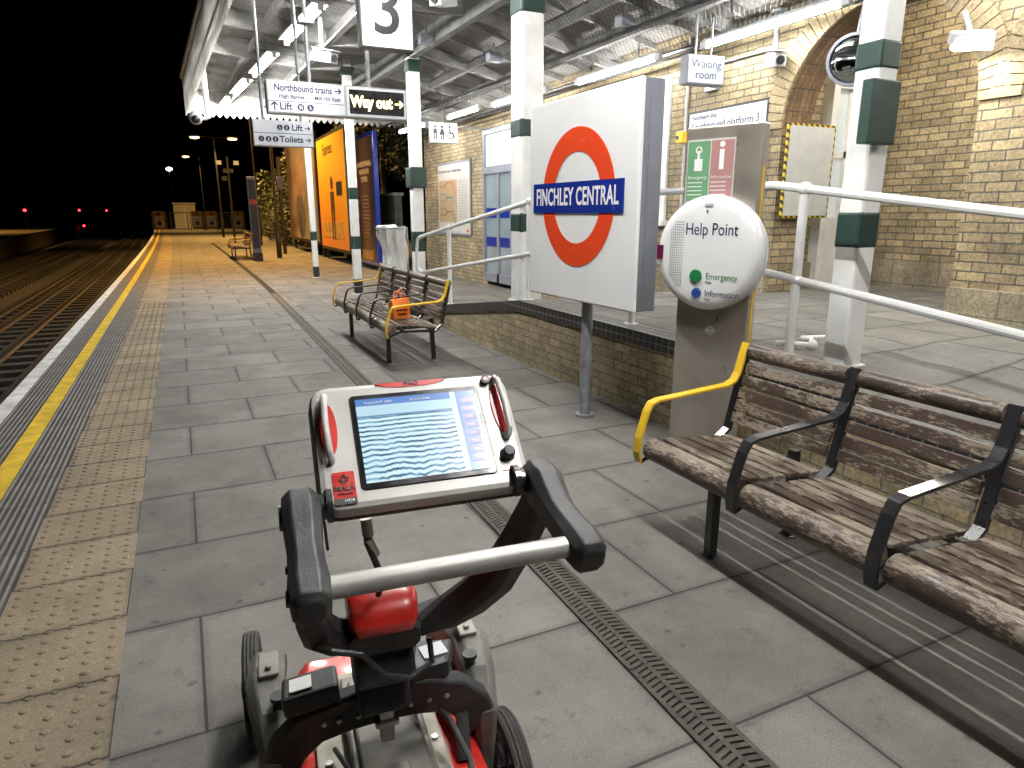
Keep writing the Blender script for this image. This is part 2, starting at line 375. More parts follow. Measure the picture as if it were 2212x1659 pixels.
# ------------------------------------------------------------ raised forecourt
def lerp(pts,y):
    if y<=pts[0][0]: return pts[0][1]
    for (a,u),(c,v) in zip(pts,pts[1:]):
        if y<=c: return u+(v-u)*(y-a)/(c-a)
    return pts[-1][1]
hp=[(-2,.1),(0,.3),(1.8,.5),(3.2,.65),(6.4,.65),(9.15,.27),(11,.012)]
def hf(x,y):
    h=lerp(hp,y)
    if y<3.2:
        k=min(1,max(0,(x-4)/.8)); h=h*(1-k)+.65*k
    return h
b=B(); xs=[3.36,3.6,4,4.8,6.2,8.3]; ys=[-2,0,.9,1.8,2.5,3.2,4.5,6.4,7.5,8.3,9.15,10,11]
V={(i,j):b.bm.verts.new((x,y,hf(x,y))) for i,x in enumerate(xs) for j,y in enumerate(ys)}
for i in range(len(xs)-1):
    for j in range(len(ys)-1): b.bm.faces.new((V[i,j],V[i+1,j],V[i+1,j+1],V[i,j+1]))
b.done("raised_forecourt",pave2,kind="structure")
strip("side_ground",5.9,12,.006,11,60,pave)
r=thing("retaining_wall","low yellow brick retaining wall with black coping bricks","wall")
for nm,mt,x0,x1,d0,d1 in (("brick_face",brick2,3.15,3.22,None,-.105),("coping_face",copebrick,3.135,3.20,-.105,.006),("coping_top",copetop,3.20,3.36,-.105,.008)):
    b=B(); b.ring([[(x0,y,-.3 if d0 is None else hf(3.3,y)+d0),(x1,y,-.3 if d0 is None else hf(3.3,y)+d0),(x1,y,hf(3.3,y)+d1),(x0,y,hf(3.3,y)+d1)] for y in ys],smooth=False); b.done(nm,mt,r)
r=thing("handrail_fence","white tubular steel railing on top of the ramp","railing")
rp=[(-1,3.6,1.2),(0,3.55,1.3),(1.8,3.43,1.54),(3.2,3.32,1.715),(6.3,3.27,1.68),(9.98,3.24,1.2)]
def rx(y): return lerp([(p[0],p[1]) for p in rp],y)
def rz_(y): return lerp([(p[0],p[2]) for p in rp],y)
B().tube([(p[1],p[0],p[2]) for p in rp],.026).done("top_rail",white,r)
B().tube([(p[1],p[0],p[2]-.53) for p in rp],.024).done("lower_rail",white,r)
B().tube([(3.24,9.98,1.2),(3.24,10.1,1.15),(3.24,10.15,1.0),(3.24,10.12,.75),(3.24,9.98,.67)],.025).done("end_bend",white,r)
for y in (.6,2.98,4.6,6.42,8.75):
    z=rz_(y); x=rx(y)
    B().cyl((x,y,hf(3.3,y)),(x,y,z),.028).cyl((x,y,hf(3.3,y)),(x,y,hf(3.3,y)+.012),.06).sph((x,y,z),.042).sph((x,y,z-.53),.038).done("post",white,r)
r=thing("floor_pipe","short white bent pipe lying on the raised paving","pipe")
B().tube([(3.62,3.35,.68),(3.8,3.2,.68),(3.9,3.3,.7),(3.95,3.42,.68),(4.15,3.35,.68)],.018).sph((3.8,3.2,.68),.035).done("pipe",white,r)
# ------------------------------------------------------------ columns
def column(x,y,w,z0,bands,label,box=None,base=0,top=4.25):
    r=thing("canopy_column",label,"column",(x,y,0),group="white canopy columns with green bands")
    b=B(); b.bb(-w/2,w/2,-w/2,w/2,z0,top); b.done("shaft",white,r,bev=w*.12)
    if base: B().bb(-w/2-.006,w/2+.006,-w/2-.006,w/2+.006,z0,z0+base).done("base_band",blackmetal,r,bev=w*.12)
    for a,c,e in bands: B().bb(-w/2-e,w/2+e,-w/2-e,w/2+e,a,c).done("green_band",green,r,bev=w*.12)
    if box: B().bb(*box).done("control_box",green,r,bev=.008)
    B().bb(-w*.8,w*.8,-w*.8,w*.8,4.05,4.12).bb(-w*.65,w*.65,-w*.65,w*.65,3.98,4.05).done("capital",green,r,bev=.01)
    B().bb(-w/2-.02,w/2+.02,-w/2-.02,w/2+.02,z0-.005,z0+.02).done("base_plate",white,r,bev=.004)
    return r
column(3.73,2.91,.165,.6,[(1.34,1.56,.005),(2.34,2.50,.005)],"white square column with dark green bands and box",box=(-.215,.02,-.16,-.088,1.93,2.27))
column(3.39,6.72,.265,.6,[(1.34,1.56,.006),(2.3,2.5,.006),(3.47,3.8,.008)],"thick white column with dark green bands on ramp")
column(3.68,11.43,.19,0,[(1.96,2.29,.05),(.9,1.25,.006),(3.76,3.95,.02)],"white column with dark green collar behind the ramp")
column(3.04,13.36,.15,0,[(1.80,2.02,.006),(.87,1.12,.006)],"white column with green bands and black base",base=.3)
column(2.91,17.24,.13,0,[(.9,1.12,.006)],"slim white column near the canopy end",base=.28)
# ------------------------------------------------------------ canopy
r=thing("platform_canopy","white boarded platform canopy with beams and bird netting","canopy")
def wp(c): return Vector((c.x+.035*(18-c.y)*max(0,(6.12-c.x))/5.65,c.y,c.z))
def cz(x): return lerp([(.45,4.5),(2.2,4.3),(3.6,4.32),(6.1,3.78)],x)
cxs=(.45,2.2,3.6,6.12)
b=B(); q=[(x,cz(x)) for x in cxs]+[(x,cz(x)+.12) for x in cxs[::-1]]
b.prism(q,'y',-2.5,18.2); b.done("roof_boards",ceilm,r,warp=wp)
y=-2
b=B()
while y<18.2:
    b.prism([(x,cz(x)-.08) for x in cxs]+[(x,cz(x)-.005) for x in cxs[::-1]],'y',y,y+.05); y+=.85
b.done("rafters",beamm,r,warp=wp,kind="stuff")
for yy in (-1,2.91,6.72,9.1,11.43,13.36,17.24):
    b=B(); b.prism([(.5,cz(.5)-.3)]+[(x,cz(x)-.26) for x in cxs[1:3]]+[(6.1,cz(6.1)-.215),(6.1,cz(6.1)-.10)]+[(x,cz(x)-.10) for x in cxs[1:3][::-1]]+[(.5,cz(.5)-.1)],'y',yy-.035,yy+.035)
    b.done("cross_beam",beamm,r,warp=wp)
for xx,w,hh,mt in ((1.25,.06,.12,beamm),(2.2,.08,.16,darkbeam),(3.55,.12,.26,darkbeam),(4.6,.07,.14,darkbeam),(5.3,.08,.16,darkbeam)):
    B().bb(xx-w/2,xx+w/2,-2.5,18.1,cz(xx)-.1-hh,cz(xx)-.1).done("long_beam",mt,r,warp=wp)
for xa,xb_,za,zb in ((.75,2.15,4.12,4.04),(2.25,3.45,3.98,3.93),(3.65,4.6,3.93,3.78),(4.6,5.9,3.78,3.55)):
    b=B(); ny=60
    vv=[[b.bm.verts.new((xa+(xb_-xa)*i/8,-2+20*j/ny, za+(zb-za)*i/8-.10*math.sin(math.pi*i/8)*(.6+.4*math.sin(j*1.7))+.02*random.random())) for j in range(ny+1)] for i in range(9)]
    for i in range(8):
        for j in range(ny): b.bm.faces.new((vv[i][j],vv[i+1][j],vv[i+1][j+1],vv[i][j+1]))
    b.done("bird_netting",netm,r,warp=wp if xa<1 else None)
b=B(); y=-2.5
while y<18.15:
    b.prism([(y+.022,4.5),(y+.128,4.5),(y+.128,3.80),(y+.105,3.74),(y+.075,3.71),(y+.045,3.74),(y+.022,3.80)],'x',.40,.42); y+=.15
b.bb(.42,.47,-2.5,18.2,3.98,4.03).bb(.42,.47,-2.5,18.2,4.42,4.47).bb(.36,.43,-2.5,18.2,4.5,4.58)
x=.45
while x<6:
    b.prism([(x+.004,4.3),(x+.146,4.3),(x+.146,3.80),(x+.11,3.74),(x+.075,3.71),(x+.04,3.74),(x+.004,3.80)],'y',18.16,18.2); x+=.15
b.done("valance",valm,r,warp=wp,kind="stuff")
for (xx,zz,rr) in ((5.0,3.62,.025),(5.1,3.66,.02),(5.85,3.5,.03),(5.8,3.42,.015),(2.35,3.98,.02)):
    B().tube([(xx-.02*max(0,y-6),y,zz) for y in (-2,3,6,10,14,18)],rr,8).done("conduit",blackmetal,r)
for x_,y_,z_ in ((3.3,5.2,4.05),(2.9,8.4,4.05),(4.9,7.2,3.7),(4.4,9.8,3.75),(3.5,10.2,3.98)):
    B().bb(x_-.1,x_+.1,y_-.07,y_+.07,z_-.06,z_+.06).cyl((x_,y_,z_),(x_,y_,z_+.2),.015,n=6).done("junction_box",grey,r,bev=.006)
def fluoro(x0,y0,x1,y1,z,mt,label,grp,rw=.03):
    x,y=(x0+x1)/2,(y0+y1)/2; Lh=math.hypot(x1-x0,y1-y0); rz=-math.atan2(x1-x0,y1-y0)
    r=thing("fluorescent_light",label,"light fitting",(x,y,z),rz,grp)
    B().cyl((0,-Lh/2,0),(0,Lh/2,0),.028,n=6).done("tube",mt,r)
    B().bb(-rw,rw,-Lh/2-.05,Lh/2+.05,.04,.07).bb(-.03,.03,-Lh/2-.1,-Lh/2,-.03,.05).bb(-.03,.03,Lh/2,Lh/2+.1,-.03,.05).cyl((0,-Lh*.3,.07),(0,-Lh*.3,.4),.01,n=6).cyl((0,Lh*.3,.07),(0,Lh*.3,.4),.01,n=6).done("housing",lgrey,r)
g1="fluorescent lights hung under the canopy"
for a in ((5.71,4.9,5.70,6.69),(5.58,7.5,5.56,9.3),(5.4,10.1,5.3,11.8),(5.2,12.3,5.15,13.7),(5.08,15,5.0,16.6),(5.8,2.0,5.76,3.8),(5.8,-.8,5.8,1.1)):
    fluoro(*a,3.42,tubeR,"bright white fluorescent tube beside the station wall",g1)
for a in ((1.79,9.1,1.67,11.0),(1.6,12.0,1.49,13.75),(1.43,14.5,1.33,16.1),(1.28,16.7,1.2,18.0),(1.80,5.6,1.75,7.4),(1.45,2.0,1.4,3.8),(1.4,-1,1.4,.9)):
    fluoro(*a,3.93,tubeL,"white fluorescent tube near the canopy edge",g1,.10)
# ------------------------------------------------------------ station building
r=thing("station_building","yellow stock brick station building with arched opening","building")
b=B()
b.bb(6.1,6.5,14.0,18.2,0,4.6).bb(6.1,6.5,12.5,14.0,3.24,4.6).bb(6.1,6.5,9.0,12.5,0,4.6).bb(6.1,6.5,7.8,9.0,0,1.45).bb(6.1,6.5,7.8,9.0,3.3,4.6).bb(6.1,6.5,5.85,7.8,0,4.6)
b.bb(6.1,6.5,.2,3.75,0,4.6)
b.bb(6.5,18,17.9,18.2,0,4.6)
ac,ar,az=4.8,1.05,2.45
poly=[(5.85,4.6),(5.85,az)]+[(ac+ar*math.cos(t*math.pi/20),az+ar*math.sin(t*math.pi/20)) for t in range(1,20)]+[(3.75,az),(3.75,4.6)]
b.prism(poly,'x',6.1,6.5)
b.bb(6.5,8.1,6.2,6.5,0,4.4).bb(8.1,8.5,.2,6.5,0,4.4).bb(7.5,8.1,3.9,4.25,.5,4.4)
b.done("wall",brick,r)
pm=brickmat("plinth_stone",(.40,.34,.23),(.33,.28,.19),(.2,.18,.14),bw=.6,rh=.35)
for a_ in ((6.04,6.1,5.86,7.79,.3,.9),(6.5,8.1,6.14,6.2,.6,.95),(8.03,8.1,4.3,6.14,.6,.98),(6.03,6.1,.5,3.74,.3,.92)): B().bb(*a_).done("plinth",pm,r)
b=B(); q=[]
for t in range(25):
    a=math.pi*t/24; q.append([(xx,ac+rr*math.cos(a),az+rr*math.sin(a)) for xx,rr in ((6.10,ar-.004),(6.10,ar+.03),(6.5,ar+.03),(6.52,ar-.006))])
b.ring(q,smooth=False); b.done("arch_soffit",archbrick,r)
for cy in (4.8,2.38):
    b=B(); nv=42
    for t in range(nv):
        a0=math.pi*t/nv+.004; a1=math.pi*(t+1)/nv-.004; r0,r1=ar-.005,ar+.235
        b.prism([(cy+rr*math.cos(a),az+rr*math.sin(a)) for rr,a in ((r0,a0),(r1,a0),(r1,a1),(r0,a1))],'x',6.07+.004*random.random(),6.105)
    b.done("arch_ring",voussoir,r,kind="stuff")
B().bb(6.5,8.1,.2,6.2,3.95,4.05).done("porch_ceiling",ceilm,r)
B().bb(8.085,8.1,4.55,4.8,2.35,2.5).done("air_vent",black,r)
B().cyl((6.07,7.45,.9),(6.07,7.45,3.7),.018).done("wall_conduit",lgrey,r)
B().cyl((6.07,6.0,3.3),(6.07,7.45,3.3),.015).done("wall_conduit",lgrey,r)
B().bb(6.02,6.1,1.5,3.7,3.68,3.73).done("wall_trunking",galv,r); B().bb(6.04,6.1,6.9,7.1,3.0,3.2).done("junction_box",galv,r,bev=.005)
d=B().bb(6.0,6.1,12.5,12.58,.1,3.24).bb(6.0,6.1,13.92,14.0,.1,3.24).bb(6.0,6.1,12.58,13.92,3.14,3.24).bb(6.0,6.1,12.58,13.92,2.35,2.5).bb(6.01,6.08,13.2,13.3,.1,2.35).bb(6.01,6.08,12.58,12.66,.1,2.35).bb(6.01,6.08,12.66,13.92,.1,.28).done("door",grey,r)
B().bb(6.05,6.07,12.58,13.92,.28,2.35).done("door_glass",M("dim_door_glass",(.2,.25,.27),.08,var=.4,scale=1.5,emit=(.5,.6,.65),es=.12),d)
B().bb(6.05,6.07,12.58,13.92,2.5,3.14).done("transom_glass",winglass,d)
for a_,c_ in ((12.66,13.2),(13.3,13.9)):
    for z_ in (.85,1.45): B().bb(6.035,6.045,a_,c_,z_,z_+.2).done("blue_stripe",rblue,d)
w_=B().bb(6.06,6.14,7.8,7.9,1.45,3.3).bb(6.06,6.14,8.9,9.0,1.45,3.3).bb(6.06,6.14,7.9,8.9,3.2,3.3).bb(6.06,6.14,7.9,8.9,1.45,1.55).bb(6.07,6.13,8.37,8.43,1.55,3.2).bb(6.07,6.13,7.9,8.9,2.35,2.42).bb(6.0,6.12,7.75,9.05,1.38,1.45).done("window",white,r)
B().bb(6.10,6.12,7.9,8.9,1.55,3.2).done("window_glass",winglass,w_)
w_=B().bb(7.1,7.2,6.06,6.2,.65,3.1).bb(7.72,7.82,6.06,6.2,.65,3.1).bb(7.2,7.72,6.06,6.2,2.98,3.1).bb(7.2,7.72,6.12,6.2,.65,1.5).bb(7.2,7.72,6.12,6.2,2.2,2.28).bb(7.44,7.49,6.12,6.2,1.5,2.98).done("porch_door",white,r)
B().bb(7.2,7.72,6.15,6.17,1.5,2.98).done("porch_glass",winglass,w_)
# ------------------------------------------------------------ sign helpers
def arrow(b,x,z,s,d=(1,0),y=-.002):
    dx_,dz=d; px,pz=-dz,dx_; t=s*.17
    def quad(p,q,w):
        v=Vector((q[0]-p[0],q[1]-p[1])).normalized()*1; nx,nz=-v.y*w/2,v.x*w/2
        b.ring([[(p[0]+nx,yy,p[1]+nz),(q[0]+nx,yy,q[1]+nz),(q[0]-nx,yy,q[1]-nz),(p[0]-nx,yy,p[1]-nz)] for yy in (y,y-.001)],smooth=False)
    tip=(x+dx_*s/2,z+dz*s/2); quad((x-dx_*s/2,z-dz*s/2),tip,t)
    for k in (1,-1): quad(tip,(tip[0]-dx_*s*.4+px*k*s*.4,tip[1]-dz*s*.4+pz*k*s*.4),t)
def person_icon(b,x,z,h,dress=False,y=-.003):
    r=h*.11; b.prism([(x+r*math.cos(a*math.pi/6),z+h*.44-r*.2+r*math.sin(a*math.pi/6)) for a in range(12)],'y',y,y-.001)
    w=h*.15
    if dress: b.prism([(x-w*.6,z+h*.28),(x+w*.6,z+h*.28),(x+w*1.5,z-h*.15),(x-w*1.5,z-h*.15)],'y',y,y-.001)
    else: b.prism([(x-w,z+h*.28),(x+w,z+h*.28),(x+w,z-h*.05),(x-w,z-h*.05)],'y',y,y-.001)
    for k in (-1,1): b.prism([(x+k*w*.2,z-h*.02),(x+k*w*.9,z-h*.02),(x+k*w*.9,z-h*.5),(x+k*w*.2,z-h*.5)],'y',y-.0002,y-.0012)
def wheelchair_icon(b,x,z,h,y=-.003):
    R_=h*.26; n=20
    b.ring([[(x+rr*math.cos(2*math.pi*j/n),yy,z-h*.2+rr*math.sin(2*math.pi*j/n)) for j in range(n)] for rr,yy in ((R_,y),(R_*.75,y),(R_*.75,y-.001),(R_,y-.001))],closed=True,smooth=False)
    r=h*.09; b.prism([(x-h*.05+r*math.cos(a*math.pi/6),z+h*.42+r*math.sin(a*math.pi/6)) for a in range(12)],'y',y,y-.001)
    b.prism([(x-h*.1,z+h*.3),(x+h*.0,z+h*.3),(x+h*.05,z-h*.05),(x-h*.07,z-h*.05)],'y',y-.0003,y-.0013)
    b.prism([(x-h*.05,z+h*.02),(x+h*.25,z+h*.02),(x+h*.36,z-h*.38),(x+h*.27,z-h*.38),(x+h*.18,z-h*.07),(x-h*.05,z-h*.07)],'y',y-.0005,y-.0015)
def disc(b,x,z,r,y0,y1,n=24): b.prism([(x+r*math.cos(2*math.pi*a/n),z+r*math.sin(2*math.pi*a/n)) for a in range(n)],'y',y0,y1)
def pdisc(r,x,z,rr,icons,h,y=-.0085):
    b=B(); disc(b,x,z,rr,y,y-.0025); o=b.done("pictogram_disc",txtb,r)
    b=B()
    for k,dx_,dr in icons:
        (wheelchair_icon(b,x+dx_,z,h,y-.0027) if k=='w' else person_icon(b,x+dx_,z,h,dr,y-.0027))
    b.done("pictogram",txtw,o)
def posts(r,pts,z0,z1,rr,mt=galv):
    for x,y in pts: B().cyl((x,y,z0),(x,y,z1),rr).done("hanging_post",mt,r)
r=thing("direction_sign","long white hanging direction sign with lit way out panel","sign",(1.73,8,2.745))
B().bb(-.76,.76,0,.16,-.165,.165).done("casing",lgrey,r,bev=.006)
B().bb(-.745,.05,-.008,0,-.15,.15).done("white_panel",signlit,r)
B().bb(.08,.745,-.006,0,-.15,.15).done("pale_frame",signlit,r)
B().bb(.105,.725,-.012,0,-.125,.125).done("display_panel",M("black_display",(.012,.012,.012),.3),r)
B().bb(-.745,.05,-.0095,-.008,-.046,-.040).done("divider_line",txtb,r)
text("Northbound trains",.10,(-.08,-.01,.09),txtb,r,al='RIGHT',fit=.60,bold=.0022)
text("High Barnet",.055,(-.64,-.01,.005),txtb,r,al='LEFT',bold=.0012); text("Mill Hill East",.055,(-.27,-.01,.005),txtb,r,al='LEFT',bold=.0012)
text("Lift",.10,(-.64,-.01,-.095),txtb,r,al='LEFT',bold=.0022)
b=B(); arrow(b,-.02,.092,.07,(1,0),-.0095); b.done("arrow",txtb,r)
b=B(); arrow(b,-.69,-.095,.08,(0,1),-.0095); b.done("arrow",txtb,r)
pdisc(r,-.42,-.095,.036,[('p',-.01,False),('p',.012,True)],.045); pdisc(r,-.32,-.095,.036,[('w',0,0)],.048)
text("Way out",.16,(.12,-.0135,0),ledtxt,r,al='LEFT',bold=.007,fit=.48)
b=B(); arrow(b,.665,0,.09,(1,0),-.0125); b.done("lit_arrow",ledtxt,r)
posts(r,((-.3,.08),(.35,.08)),.165,1.4,.022); B().bb(-.38,-.22,.0,.16,.75,.8).done("bracket",galv,r)
r=thing("direction_sign","small white hanging sign for lift and toilets","sign",(1.25,9,2.48))
B().bb(-.35,.35,0,.09,-.15,.15).done("casing",lgrey,r,bev=.005)
B().bb(-.34,.34,-.006,0,-.14,.14).done("white_panel",signlit,r)
B().bb(-.34,.34,-.0075,-.006,-.003,.003).done("divider_line",txtb,r)
text("Lift",.10,(.225,-.008,.068),txtb,r,al='RIGHT',bold=.002); text("Toilets",.10,(.225,-.008,-.068),txtb,r,al='RIGHT',bold=.002)
b=B(); arrow(b,.28,.068,.06,(1,0),-.0075); b.done("arrow",txtb,r)
b=B(); arrow(b,.28,-.068,.06,(1,0),-.0075); b.done("arrow",txtb,r)
pdisc(r,.04,.068,.033,[('p',0,False)],.045,-.0065); pdisc(r,-.04,.068,.033,[('w',0,0)],.045,-.0065)
pdisc(r,-.10,-.068,.033,[('p',0,False)],.045,-.0065); pdisc(r,-.18,-.068,.033,[('p',0,True)],.045,-.0065); pdisc(r,-.26,-.068,.033,[('w',0,0)],.045,-.0065)
posts(r,((-.22,.045),(.22,.045)),.15,1.65,.018)
r=thing("platform_number_sign","square white hanging sign with black numeral 3","sign",(2.0,6.95,3.40))
B().bb(-.265,.265,0,.12,-.32,.32).done("casing",black,r,bev=.006)
B().bb(-.245,.245,-.006,0,-.3,.3).done("white_panel",signlit,r)
text("3",.66,(0,-.008,0.02),txtk,r,bold=.006)
posts(r,((-.18,.06),(.18,.06)),.32,.85,.018)
r=thing("toilet_sign","small white toilet pictogram sign projecting from wall","sign",(5.1,13.9,3.15))
B().bb(-.3,.3,0,.08,-.2,.2).done("casing",lgrey,r,bev=.005); B().bb(-.285,.285,-.006,0,-.185,.185).done("white_panel",M("sign_white_dull",(.6,.62,.62),.4,var=.05),r)
b=B(); person_icon(b,-.19,0,.27,False,-.008); b.done("pictogram_man",txtk,r)
b=B(); person_icon(b,-.04,0,.27,True,-.008); b.done("pictogram_woman",txtk,r)
b=B(); wheelchair_icon(b,.14,0,.27,-.008); b.done("pictogram_wheelchair",txtk,r)
B().cyl((.3,.04,.12),(1.0,.04,.12),.015).cyl((.0,.04,.2),(.0,.04,.7),.015).done("bracket",galv,r)
r=thing("waiting_room_sign","small light grey box sign reading waiting room","sign",(5.38,6.32,3.07),rad(-6))
B().bb(-.24,.24,0,.14,-.15,.15).done("casing",grey,r,bev=.006); B().bb(-.225,.225,-.006,0,-.135,.135).done("white_panel",M("sign_blue_white",(.5,.54,.6),.35,var=.06),r)
text("Waiting",.12,(0,-.008,.055),txtb,r,bold=.001); text("room",.12,(0,-.008,-.055),txtb,r,bold=.001)
posts(r,((-.1,.07),(.1,.07)),.15,.55,.012)
r=thing("line_diagram_board","white line diagram board with black frame on wall","sign",(6.09,6.72,2.33),rad(-90))
B().bb(-.68,.68,-.02,.0,-.47,.47).done("frame",black,r,bev=.004); B().bb(-.65,.65,-.026,-.02,-.44,.44).done("white_panel",M("board_white",(.6,.61,.62),.3,var=.05),r)
text("Northern line",.08,(-.6,-.028,.385),txtb,r,al='LEFT',bold=.001); text("Southbound platform 3",.12,(-.6,-.028,.275),txtb,r,al='LEFT',fit=1.15,bold=.001)
B().bb(-.6,.6,-.0275,-.026,-.05,-.04).bb(-.4,-.39,-.0275,-.026,-.35,-.05).bb(.1,.11,-.0275,-.026,-.3,-.05).done("route_line",txtk,r)
r=thing("notice_board","blank white board with black and yellow hazard edge","notice board",(6.46,5.75,2.0))
m,nt,bb_=newmat("hazard_tape"); p=pos(nt); s=N(nt,"ShaderNodeSeparateXYZ"); L(nt,p,s.inputs[0])
k=math_(nt,'GREATER_THAN',math_(nt,'FRACT',math_(nt,'MULTIPLY',math_(nt,'ADD',s.outputs[0],s.outputs[2]),12)),.45); L(nt,mixc(nt,k,(.01,.01,.01),(.6,.42,.02)),bb_.inputs["Base Color"])
B().bb(-.365,.365,0,.03,-.505,.505).done("hazard_frame",m,r); B().bb(-.34,.34,-.006,0,-.48,.48).done("white_panel",M("dull_white_board",(.52,.53,.52),.5,var=.12),r)
r=thing("history_poster","framed poster with pale transit diagram on brick wall","poster",(6.09,15.95,1.88),rad(-90))
B().bb(-1.1,1.1,-.03,0,-.86,.86).done("frame",grey,r,bev=.005); B().bb(-1.05,1.05,-.035,-.03,-.81,.81).done("sheet",M("poster_sheet",(.52,.50,.46),.5,var=.05),r)
B().bb(-1.0,.25,-.037,-.035,-.55,.45).done("diagram_field",M("poster_tan",(.40,.29,.17),.5,var=.06),r)
text("Harry Beck's map - a design classic",.11,(-1.0,-.037,.66),txtb,r,al='LEFT')
cols=[(.5,.05,.03),(.03,.15,.4),(.05,.3,.1),(.25,.15,.08),(.05,.05,.05)]
for i,cc in enumerate(cols):
    b=B(); z0=.3-.17*i; pts=[(-.9,-.039,z0),(-.55,-.039,z0),(-.4,-.039,z0-.15*(1 if i%2 else -1)*.6),(0,-.039,z0-.09*(1 if i%2 else -1)),(.15,-.039,z0-.25)]
    b.tube(pts,.009,4); b.done("diagram_line",M("line_colour",cc,.5,var=.05),r)
b=B()
for i in range(26): b.bb(.34,.34+random.uniform(.5,.64),-.0365,-.035,.42-i*.036,.428-i*.036)
b.done("small_print",M("print_grey",(.15,.15,.15),.6),r,kind="stuff")
B().bb(.85,.97,-.037,-.035,-.76,-.72).annulus(.03,.045,-.038,-.035,(.91,-.74),24).done("roundel_mark",rred,r)
# ------------------------------------------------------------ roundel sign
rz=math.atan2(-(5.09-3.67),(2.66-2.63))
r=thing("station_name_sign","large square white station name sign on grey post","sign",(2.64,4.365,1.635),rz)
B().bb(-.715,.715,.0,.15,-.72,.72).done("casing",grey,r,bev=.008)
B().bb(-.72,.72,-.03,.0,-.725,.725).done("front_panel",signwhite,r,bev=.012)
B().bb(.716,.7185,.04,.11,-.6,.6).done("side_trim",grey,r)
B().annulus(.322,.487,-.034,-.0305,(-.01,.02)).done("red_ring",rred,r)
B().bb(-.64,.575,-.039,-.0305,-.085,.135).done("blue_bar",rblue,r)
text("FINCHLEY CENTRAL",.175,(-.033,-.0400,.026),txtw,r,bold=.0035,fit=1.11,sp=1.04)
B().cyl((0,.085,-1.635),(0,.085,-.72),.043,n=20).cyl((0,.085,-1.635),(0,.085,-1.615),.075,n=20).done("post",galv,r)
# ------------------------------------------------------------ help point
rz=math.atan2(-.93,.36)
r=thing("help_point","brushed steel help point pillar with round white intercom","help point",(2.745,3.04,0),rz)
B().bb(-.23,.22,0,.09,0,2.02).done("pillar",darksteel,r,bev=.01)
B().bb(.2205,.223,.03,.055,0,1.8).done("yellow_edge",yellowp,r)
B().bb(-.215,.075,-.004,0,1.605,1.95).done("label_plate",M("plate_grey",(.60,.60,.58),.4),r)
B().bb(-.208,-.075,-.007,-.004,1.615,1.94).done("green_sign",M("green_panel",(.14,.33,.17),.4,var=.08),r)
B().bb(-.066,.068,-.007,-.004,1.615,1.94).done("pink_sign",M("pink_panel",(.42,.22,.21),.4,var=.08),r)
text("i",.22,(.0,-.0085,1.855),txtw,r,bold=.004)
B().bb(-.165,-.115,-.009,-.007,1.78,1.845).bb(-.148,-.134,-.009,-.007,1.845,1.89).annulus(.014,.02,-.009,-.007,(-.141,1.893),20).done("pictogram",txtw,r)
text("Emergency",.026,(-.2,-.0085,1.745),txtw,r,al='LEFT',fit=.115); text("Information",.026,(-.058,-.0085,1.745),txtw,r,al='LEFT',fit=.118)
b=B()
for i in range(4):
    b.bb(-.2,-.11,-.0085,-.007,1.715-i*.022,1.72-i*.022); b.bb(-.058,.035,-.0085,-.007,1.715-i*.022,1.72-i*.022)
b.done("small_print",txtw,r,kind="stuff")
hpm=M("gloss_white_plastic",(.84,.85,.86),.15,var=.03,coat=.4)
fy=-.13
dsc=B().lathe([(.001,fy),(.15,fy),(.26,fy+.003),(.295,fy+.012),(.312,fy+.03),(.318,-.08),(.318,-.03),(.31,0),(.001,0)],(0,0,1.33),'y',56).done("intercom_disc",hpm,r)
B().annulus(.317,.320,-.06,-.055,(0,1.33)).done("seam",lgrey,dsc)
text("Help Point",.095,(.03,fy-.001,1.46),txtb,dsc,fit=.31,ext=.0003)
text("Emergency",.05,(.015,fy-.001,1.205),M("text_green",(.02,.2,.06),.4),dsc,al='LEFT',fit=.185,ext=.0003); text("Information",.05,(.015,fy-.001,1.11),txtb,dsc,al='LEFT',fit=.20,ext=.0003)
text("Push",.02,(.015,fy-.001,1.172),txtb,dsc,al='LEFT'); text("Push",.02,(.015,fy-.001,1.077),txtb,dsc,al='LEFT')
B().lathe([(.001,fy-.012),(.034,fy-.012),(.040,fy+.005)],(-.045,0,1.205),'y',24).done("emergency_button",M("green_button",(.02,.2,.07),.25),dsc)
B().lathe([(.001,fy-.012),(.025,fy-.012),(.030,fy+.005)],(-.035,0,1.11),'y',24).done("information_button",M("blue_button",(.02,.06,.3),.25),dsc)
b=B()
for i in range(26):
    for j in range(7):
        x=-.215+j*.0125; z=1.50-i*.0142
        if (x*x+(z-1.33)**2)<.255**2: disc(b,x,z,.003,fy+.001,fy-.0012,6)
b.done("speaker_holes",M("hole_grey",(.12,.12,.12),.6),dsc,kind="stuff")
B().bb(-.305,-.265,fy+.0,fy+.02,1.29,1.37).done("hearing_loop_label",M("maroon_label",(.15,.01,.05),.4),dsc)
B().lathe([(.001,fy-.003),(.005,fy-.003),(.006,fy)],(0,0,1.56),'y',10).done("camera_hole",txtk,dsc)
B().bb(-.02,.03,fy-.0015,fy+.002,1.585,1.60).done("tiny_label",lgrey,dsc)
B().annulus(.018,.026,-.003,0,(0,.88),24).bb(-.032,.032,-.004,0,.873,.887).done("etched_roundel",lgrey,r)
